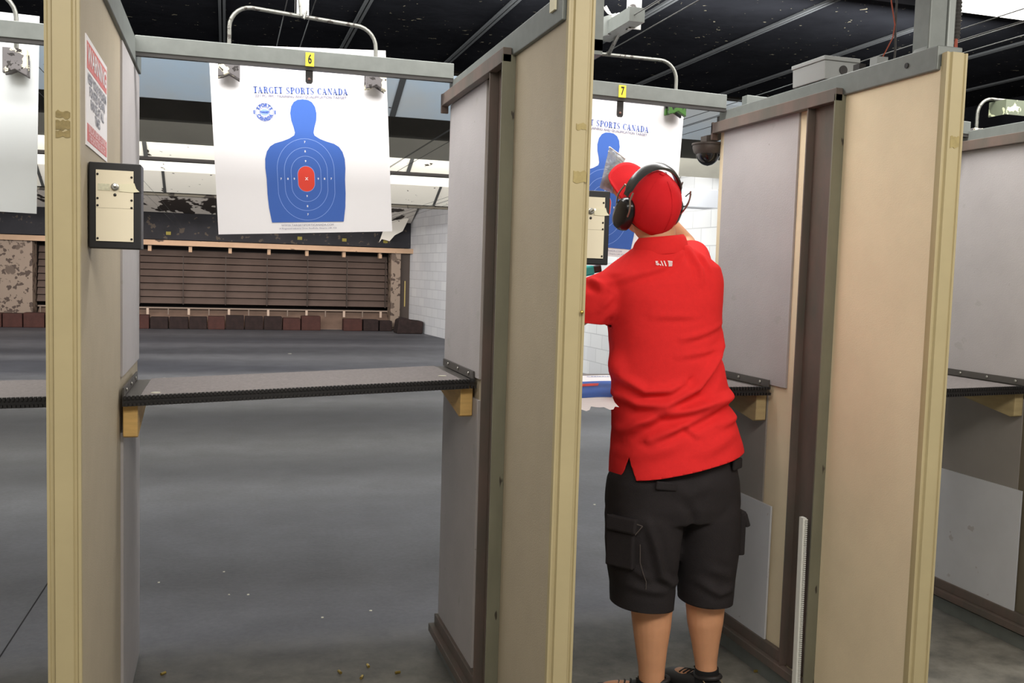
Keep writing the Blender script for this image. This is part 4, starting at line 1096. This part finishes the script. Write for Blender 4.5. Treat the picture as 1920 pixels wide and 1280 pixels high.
# side slit
g = list(b.verts) + list(b.edges) + list(b.faces)
bmesh.ops.bisect_plane(b, geom=g, plane_co=(1.232, 2.7, .872), plane_no=Vector((.070, 0, .015)).normalized())
g = list(b.verts) + list(b.edges) + list(b.faces)
bmesh.ops.bisect_plane(b, geom=g, plane_co=(1.232, 2.7, .872), plane_no=Vector((.070, 0, -.012)).normalized())
def slit(c):
    dz = .872 - c.z
    return dz > 0 and c.y < 2.80 and -dz * .17 < (c.x - 1.232) < dz * .214
bmesh.ops.delete(b, geom=[f for f in b.faces if slit(f.calc_center_median())], context='FACES')
# sleeve openings
for co, dr in (((1.10, 2.835, 1.293), (-.10, .1, -1)), ((1.540, 2.975, 1.515), (.33, .83, .40))):
    dr = Vector(dr).normalized(); co = Vector(co)
    g = list(b.verts) + list(b.edges) + list(b.faces)
    bmesh.ops.bisect_plane(b, geom=g, plane_co=co - dr * .008, plane_no=dr)
    bmesh.ops.delete(b, geom=[f for f in b.faces if (f.calc_center_median() - co).dot(dr) > -.008 and (f.calc_center_median() - co).length < .14 and not 1.182 < f.calc_center_median().x < 1.40], context='FACES')
# neck opening
nco = Vector((1.347, 2.795, 1.545)); nno = Vector((-.1, 0, 1)).normalized()
g = list(b.verts) + list(b.edges) + list(b.faces)
bmesh.ops.bisect_plane(b, geom=g, plane_co=nco, plane_no=nno)
bmesh.ops.delete(b, geom=[f for f in b.faces if (f.calc_center_median() - nco).dot(nno) > 0 and (f.calc_center_median() - nco).length < .12], context='FACES')
b.to_mesh(sme); b.free()
shirt = finish(sme, 'polo_shirt', redshirt, person, solid=.004)
# collar band standing round the neck
cl = MB()
R_ = []
for (dz, k, dy) in [(-.004, 1.0, 0), (.018, .96, 0), (.036, .90, .0), (.040, .88, .0), (.040, .94, 0), (.030, 1.04, 0), (.012, 1.12, 0), (-.012, 1.20, 0), (-.016, 1.19, 0), (-.012, 1.10, 0)]:
    R_.append([Vector((1.343 + .080 * k * math.cos(t), 2.797 + .076 * k * math.sin(t) + dy, 1.538 + dz + .12 * .080 * k * math.cos(t) * 1.0 + (-.03 * max(0, math.sin(t)))) ) for t in [2 * PI * i / 40 for i in range(40)]])
vs_ = [p for r in R_ for p in r]; fs_ = []
for i in range(len(R_)):
    i2 = (i + 1) % len(R_)
    for j in range(40): fs_.append((i * 40 + j, i * 40 + (j + 1) % 40, i2 * 40 + (j + 1) % 40, i2 * 40 + j))
mk('collar', MB().add(vs_, fs_), redshirt, shirt, smooth=True, angle=80)
# hem stitch and sleeve cuff, shoulder-blade print
vs, fs = text_mesh('5.11', .0185, .0009, xs=1.02)
lo = MB()
U = Vector((1, .0, .03)).normalized(); V = Vector((0, .10, 1)).normalized()
PO = Vector((1.302, 2.64, 1.487))
flat(vs, fs, PO, U, V, .0, lo)
for i in range(4):
    flat([(.021, -.007 + i * .0042), (.036, -.007 + i * .0042), (.036, -.004 + i * .0042), (.021, -.004 + i * .0042)], [(0, 1, 2, 3)], PO, U, V, .0, lo)
PRINT = mk('back_print', lo, mat('shirt_print_white', rgb(240, 225, 225), .7), shirt, fixn=False)
sw_ = PRINT.modifiers.new('wrap', 'SHRINKWRAP'); sw_.target = shirt; sw_.wrap_method = 'PROJECT'; sw_.use_project_y = True; sw_.use_negative_direction = False; sw_.use_positive_direction = True; sw_.offset = .0035; sw_.project_limit = .12
sw_.wrap_mode = 'ABOVE_SURFACE'

# --- cargo shorts
K = MB()
K.rings([ring_x(z, a, c_, 2.80, d_, e=2.5) for z, a, c_, d_ in [(.93, 1.25, 1.61, .115), (.86, 1.235, 1.635, .130), (.78, 1.206, 1.655, .145), (.70, 1.203, 1.662, .142), (.655, 1.206, 1.660, .13)]])
def legring(z, xl, xr, d_, tilt=0, yc=2.80): return ring_x(z, xl, xr, yc, d_, n=40, e=2.2, tilt=tilt)
K.rings([legring(.74, 1.215, 1.44, .125), legring(.66, 1.200, 1.455, .130), legring(.58, 1.203, 1.450, .125), legring(.50, 1.212, 1.448, .115), legring(.43, 1.226, 1.440, .108), legring(.38, 1.229, 1.436, .104), legring(.32, 1.232, 1.436, .102)])
K.rings([legring(.74, 1.43, 1.65, .125), legring(.66, 1.440, 1.662, .130), legring(.58, 1.452, 1.662, .125), legring(.50, 1.460, 1.662, .115), legring(.43, 1.474, 1.660, .106), legring(.37, 1.482, 1.655, .102), legring(.32, 1.484, 1.655, .10)])
kme = evald(K, .0065, 6)
kme.update()
cos = np.zeros(len(kme.vertices) * 3); kme.vertices.foreach_get('co', cos); cos = cos.reshape(-1, 3)
nor = np.array([v.normal[:] for v in kme.vertices])
xz = cos[:, [0, 2]]; disp = np.zeros(len(cos))
for poly, w, dep in [fold([(1.285, .665), (1.31, .60), (1.345, .49), (1.39, .455), (1.43, .45)], .012, .014), fold([(1.25, .455), (1.32, .44), (1.40, .43)], .012, .007), fold([(1.40, .73), (1.43, .69), (1.445, .64)], .014, -.008),
                     fold([(1.50, .45), (1.56, .415), (1.62, .425)], .012, .009), fold([(1.52, .50), (1.60, .47)], .014, .006), fold([(1.25, .52), (1.30, .48)], .01, .006), fold([(1.33, .80), (1.42, .76), (1.50, .80)], .02, .005)]:
    best = np.full(len(cos), 9.0); tp_ = np.zeros(len(cos)); L = len(poly) - 1
    for i in range(L):
        a = np.array([poly[i].x, poly[i].z]); b_ = np.array([poly[i + 1].x, poly[i + 1].z]); ab = b_ - a
        t = np.clip(((xz - a) @ ab) / (ab @ ab), 0, 1); d = xz - (a + t[:, None] * ab); dist = np.hypot(d[:, 0], d[:, 1])
        m_ = dist < best; best[m_] = dist[m_]; tp_[m_] = (i + t[m_]) / L
    disp += np.sin(np.clip(tp_, .04, .96) * PI) ** .5 * dep * (np.exp(-(best / w) ** 2) - .3 * np.exp(-((best - 2 * w) / w) ** 2))
ns = np.array([noise.noise(Vector((c[0] * 7, c[1] * 7, c[2] * 9))) for c in cos])
cos = cos + nor * (disp * np.clip((2.84 - cos[:, 1]) / .06, 0, 1) + ns * .005)[:, None]
kme.vertices.foreach_set('co', cos.ravel()); kme.update()
b = bmesh.new(); b.from_mesh(kme)
h1 = lambda x: .372 - (x - 1.23) * .10; h2 = lambda x: .362 - (x - 1.48) * .02
cut(b, (1.23, 2.7, .372), Vector((.10, 0, 1)).normalized(), lambda c: c.x < 1.46 and c.z < h1(c.x))
cut(b, (1.48, 2.7, .362), Vector((.02, 0, 1)).normalized(), lambda c: c.x >= 1.455 and c.z < h2(c.x))
cut(b, (1.48, 2.7, .925), Vector((0, 0, 1)), lambda c: c.z > .925)
b.to_mesh(kme); b.free()
shorts = finish(kme, 'cargo_shorts', shortm, person, solid=.004)
def pocket(c, nrm, w, h, d, nm='pocket', par=shorts, tilt=0, m=shortm):
    n_ = Vector(nrm).normalized(); up = Vector((tilt, 0, 1)); up = (up - n_ * up.dot(n_)).normalized(); s_ = up.cross(n_)
    return mk(nm, MB().obox(c, s_ * w, n_ * d, up * h), m, par, bevel=.006)
pk = pocket((1.222, 2.735, .59), (-.80, -.60, 0), .05, .075, .016)
pocket((1.222, 2.728, .655), (-.80, -.60, .15), .054, .024, .020, 'pocket_flap', pk)
mk('flap_stitching', MB().tube([(1.185, 2.770, .678), (1.225, 2.702, .672), (1.262, 2.668, .662)], .0014, 6).tube([(1.262, 2.668, .662), (1.243, 2.680, .632)], .0016, 6), stitchm, pk)
mk('leg_seam', MB().tube([(1.262, 2.680, .60), (1.266, 2.683, .54), (1.28, 2.685, .50), (1.292, 2.688, .475), (1.292, 2.688, .45)], .0013, 6), stitchm, shorts)
pk = pocket((1.662, 2.79, .60), (1, -.05, 0), .06, .075, .012)
pocket((1.672, 2.79, .645), (1, 0, .35), .062, .025, .009, 'pocket_flap', pk)
pocket((1.603, 2.694, .845), (.55, -.83, 0), .030, .018, .006, 'pocket_flap', tilt=-.05)
pocket((1.335, 2.659, .79), (-.1, -1, 0), .036, .014, .005, 'pocket_flap', tilt=.1)

# --- socks and shoes
def shoe(c, ang, ankle, nm):
    M = Matrix.Rotation(ang, 3, 'Z'); c = Vector(c)
    def P(x, y, z): return c + M @ Vector((x, y, z))
    mb = MB(); R_ = []
    for (y, w, h, z0) in [(-.075, .022, .05, .02), (-.070, .032, .085, .01), (-.045, .037, .095, .008), (-.01, .038, .090, .008), (.035, .040, .082, .008), (.08, .045, .066, .008), (.13, .047, .055, .008), (.17, .042, .048, .010), (.195, .028, .036, .014), (.202, .012, .025, .018)]:
        ring = []
        for j in range(24):
            a = 2 * PI * j / 24; cx, sz = math.cos(a), math.sin(a)
            ring.append(P(w * math.copysign(abs(cx) ** .8, cx), y, z0 + (h - z0) / 2 + (h - z0) / 2 * math.copysign(abs(sz) ** .8, sz)))
        R_.append(ring)
    mb.rings(R_)
    s = mk('shoe', mb, shoem, person, smooth=True, angle=60)
    so = MB(); R_ = []
    for (y, w) in [(-.080, .018), (-.074, .034), (-.03, .040), (.03, .041), (.08, .048), (.13, .050), (.175, .044), (.203, .026), (.208, .012)]:
        R_.append([P(-w, y, .001), P(w, y, .001), P(w, y, .018), P(-w, y, .018)])
    so.rings(R_); mk('sole', so, black, s)
    mk('collar_padding', MB().tube([P(.036 * math.cos(t), -.022 + .048 * math.sin(t), .090 + .012 * max(0, -math.sin(t))) for t in [2 * PI * i / 20 for i in range(21)]], .008, 8), shoem, s, smooth=True)
    for sx in (-1, 1): mk('piping', MB().tube([P(sx * .030, -.066, .03), P(sx * .034, -.060, .075), P(sx * .037, -.035, .092)], .0018, 6), solem, s, smooth=True)
    lc = MB()
    for i in range(4): lc.tube([P(-.026, .035 + i * .02, .080 - i * .005), P(0, .035 + i * .02, .090 - i * .006), P(.026, .040 + i * .02, .079 - i * .005)], .003, 6)
    lc.tube([P(-.004, .03, .098), P(-.022, .022, .112), P(-.016, .014, .100)], .0028, 6)
    mk('laces', lc, blackm, s, smooth=True)
    mk('sock', MB().tube([ankle[0], ankle[1]], [ankle[2], ankle[3]], 20), sockm, person, smooth=True)
shoe((1.372, 2.815, 0), 1.02, ((1.381, 2.80, .05), (1.380, 2.80, .098), .049, .046), 'l')
shoe((1.583, 2.815, 0), .22, ((1.589, 2.80, .05), (1.587, 2.80, .118), .044, .040), 'r')

# --- held things
bag = MB()
P4 = [Vector((1.247, 3.02, 1.882)), Vector((1.322, 3.055, 1.850)), Vector((1.285, 3.045, 1.725)), Vector((1.213, 3.01, 1.742))]
def bagp(u, v, s):
    p = (P4[0] * (1 - u) + P4[1] * u) * (1 - v) + (P4[3] * (1 - u) + P4[2] * u) * v
    return p + Vector((0, s * .012 * math.sin(u * PI) ** .5 * math.sin(v * PI) ** .5 + .004 * noise.noise(Vector((u * 5, v * 7, s))), 0))
bag.sheet(lambda u, v: bagp(u, v, -1), 12, 18); bag.sheet(lambda u, v: bagp(u, v, 1), 12, 18)
bt_ = thing('plastic_bag', 'small crinkled clear plastic bag with teal contents held up in front of the red cap', 'bag', (1.247, 3.02, 1.882))
mk('pouch', bag, bagm, bt_, smooth=True, fixn=False)
mk('teal_card', MB().sheet(lambda u, v: (P4[0] * (1 - u) + P4[1] * u) * (1 - v) + (P4[3] * (1 - u) + P4[2] * u) * v, 1, 1) if False else MB().add([P4[3].lerp(P4[0], f) * (1 - g_) + P4[2].lerp(P4[1], f) * g_ for f, g_ in ((.08, .12), (.08, .7), (.60, .66), (.66, .3))], [(0, 1, 2, 3)]).add([P4[3].lerp(P4[0], f) * (1 - g_) + P4[2].lerp(P4[1], f) * g_ for f, g_ in ((.72, .45), (.70, .9), (.84, .92), (.86, .6))], [(0, 1, 2, 3)]), tealD, bt_, fixn=False)
mk('seal_strip', MB().tube([P4[0], P4[1]], .003, 6).tube([P4[0].lerp(P4[3], .1), P4[1].lerp(P4[2], .1)], .0022, 6), mat('clear_strip', rgb(225, 228, 228), .2), bt_, smooth=True)
ti = thing('staple_gun', 'teal and black hand tool held in the left hand just below the control box', 'tool', (1.17, 3.05, 1.44))
mk('teal_body', MB().obox((1.180, 3.04, 1.458), (.026, 0, .006), (0, .03, 0), (-.003, 0, .016)), teal, ti, bevel=.006)
mk('black_nose', MB().obox((1.218, 3.04, 1.466), (.018, 0, .004), (0, .02, 0), (-.002, 0, .012)), blackm, ti, bevel=.004)
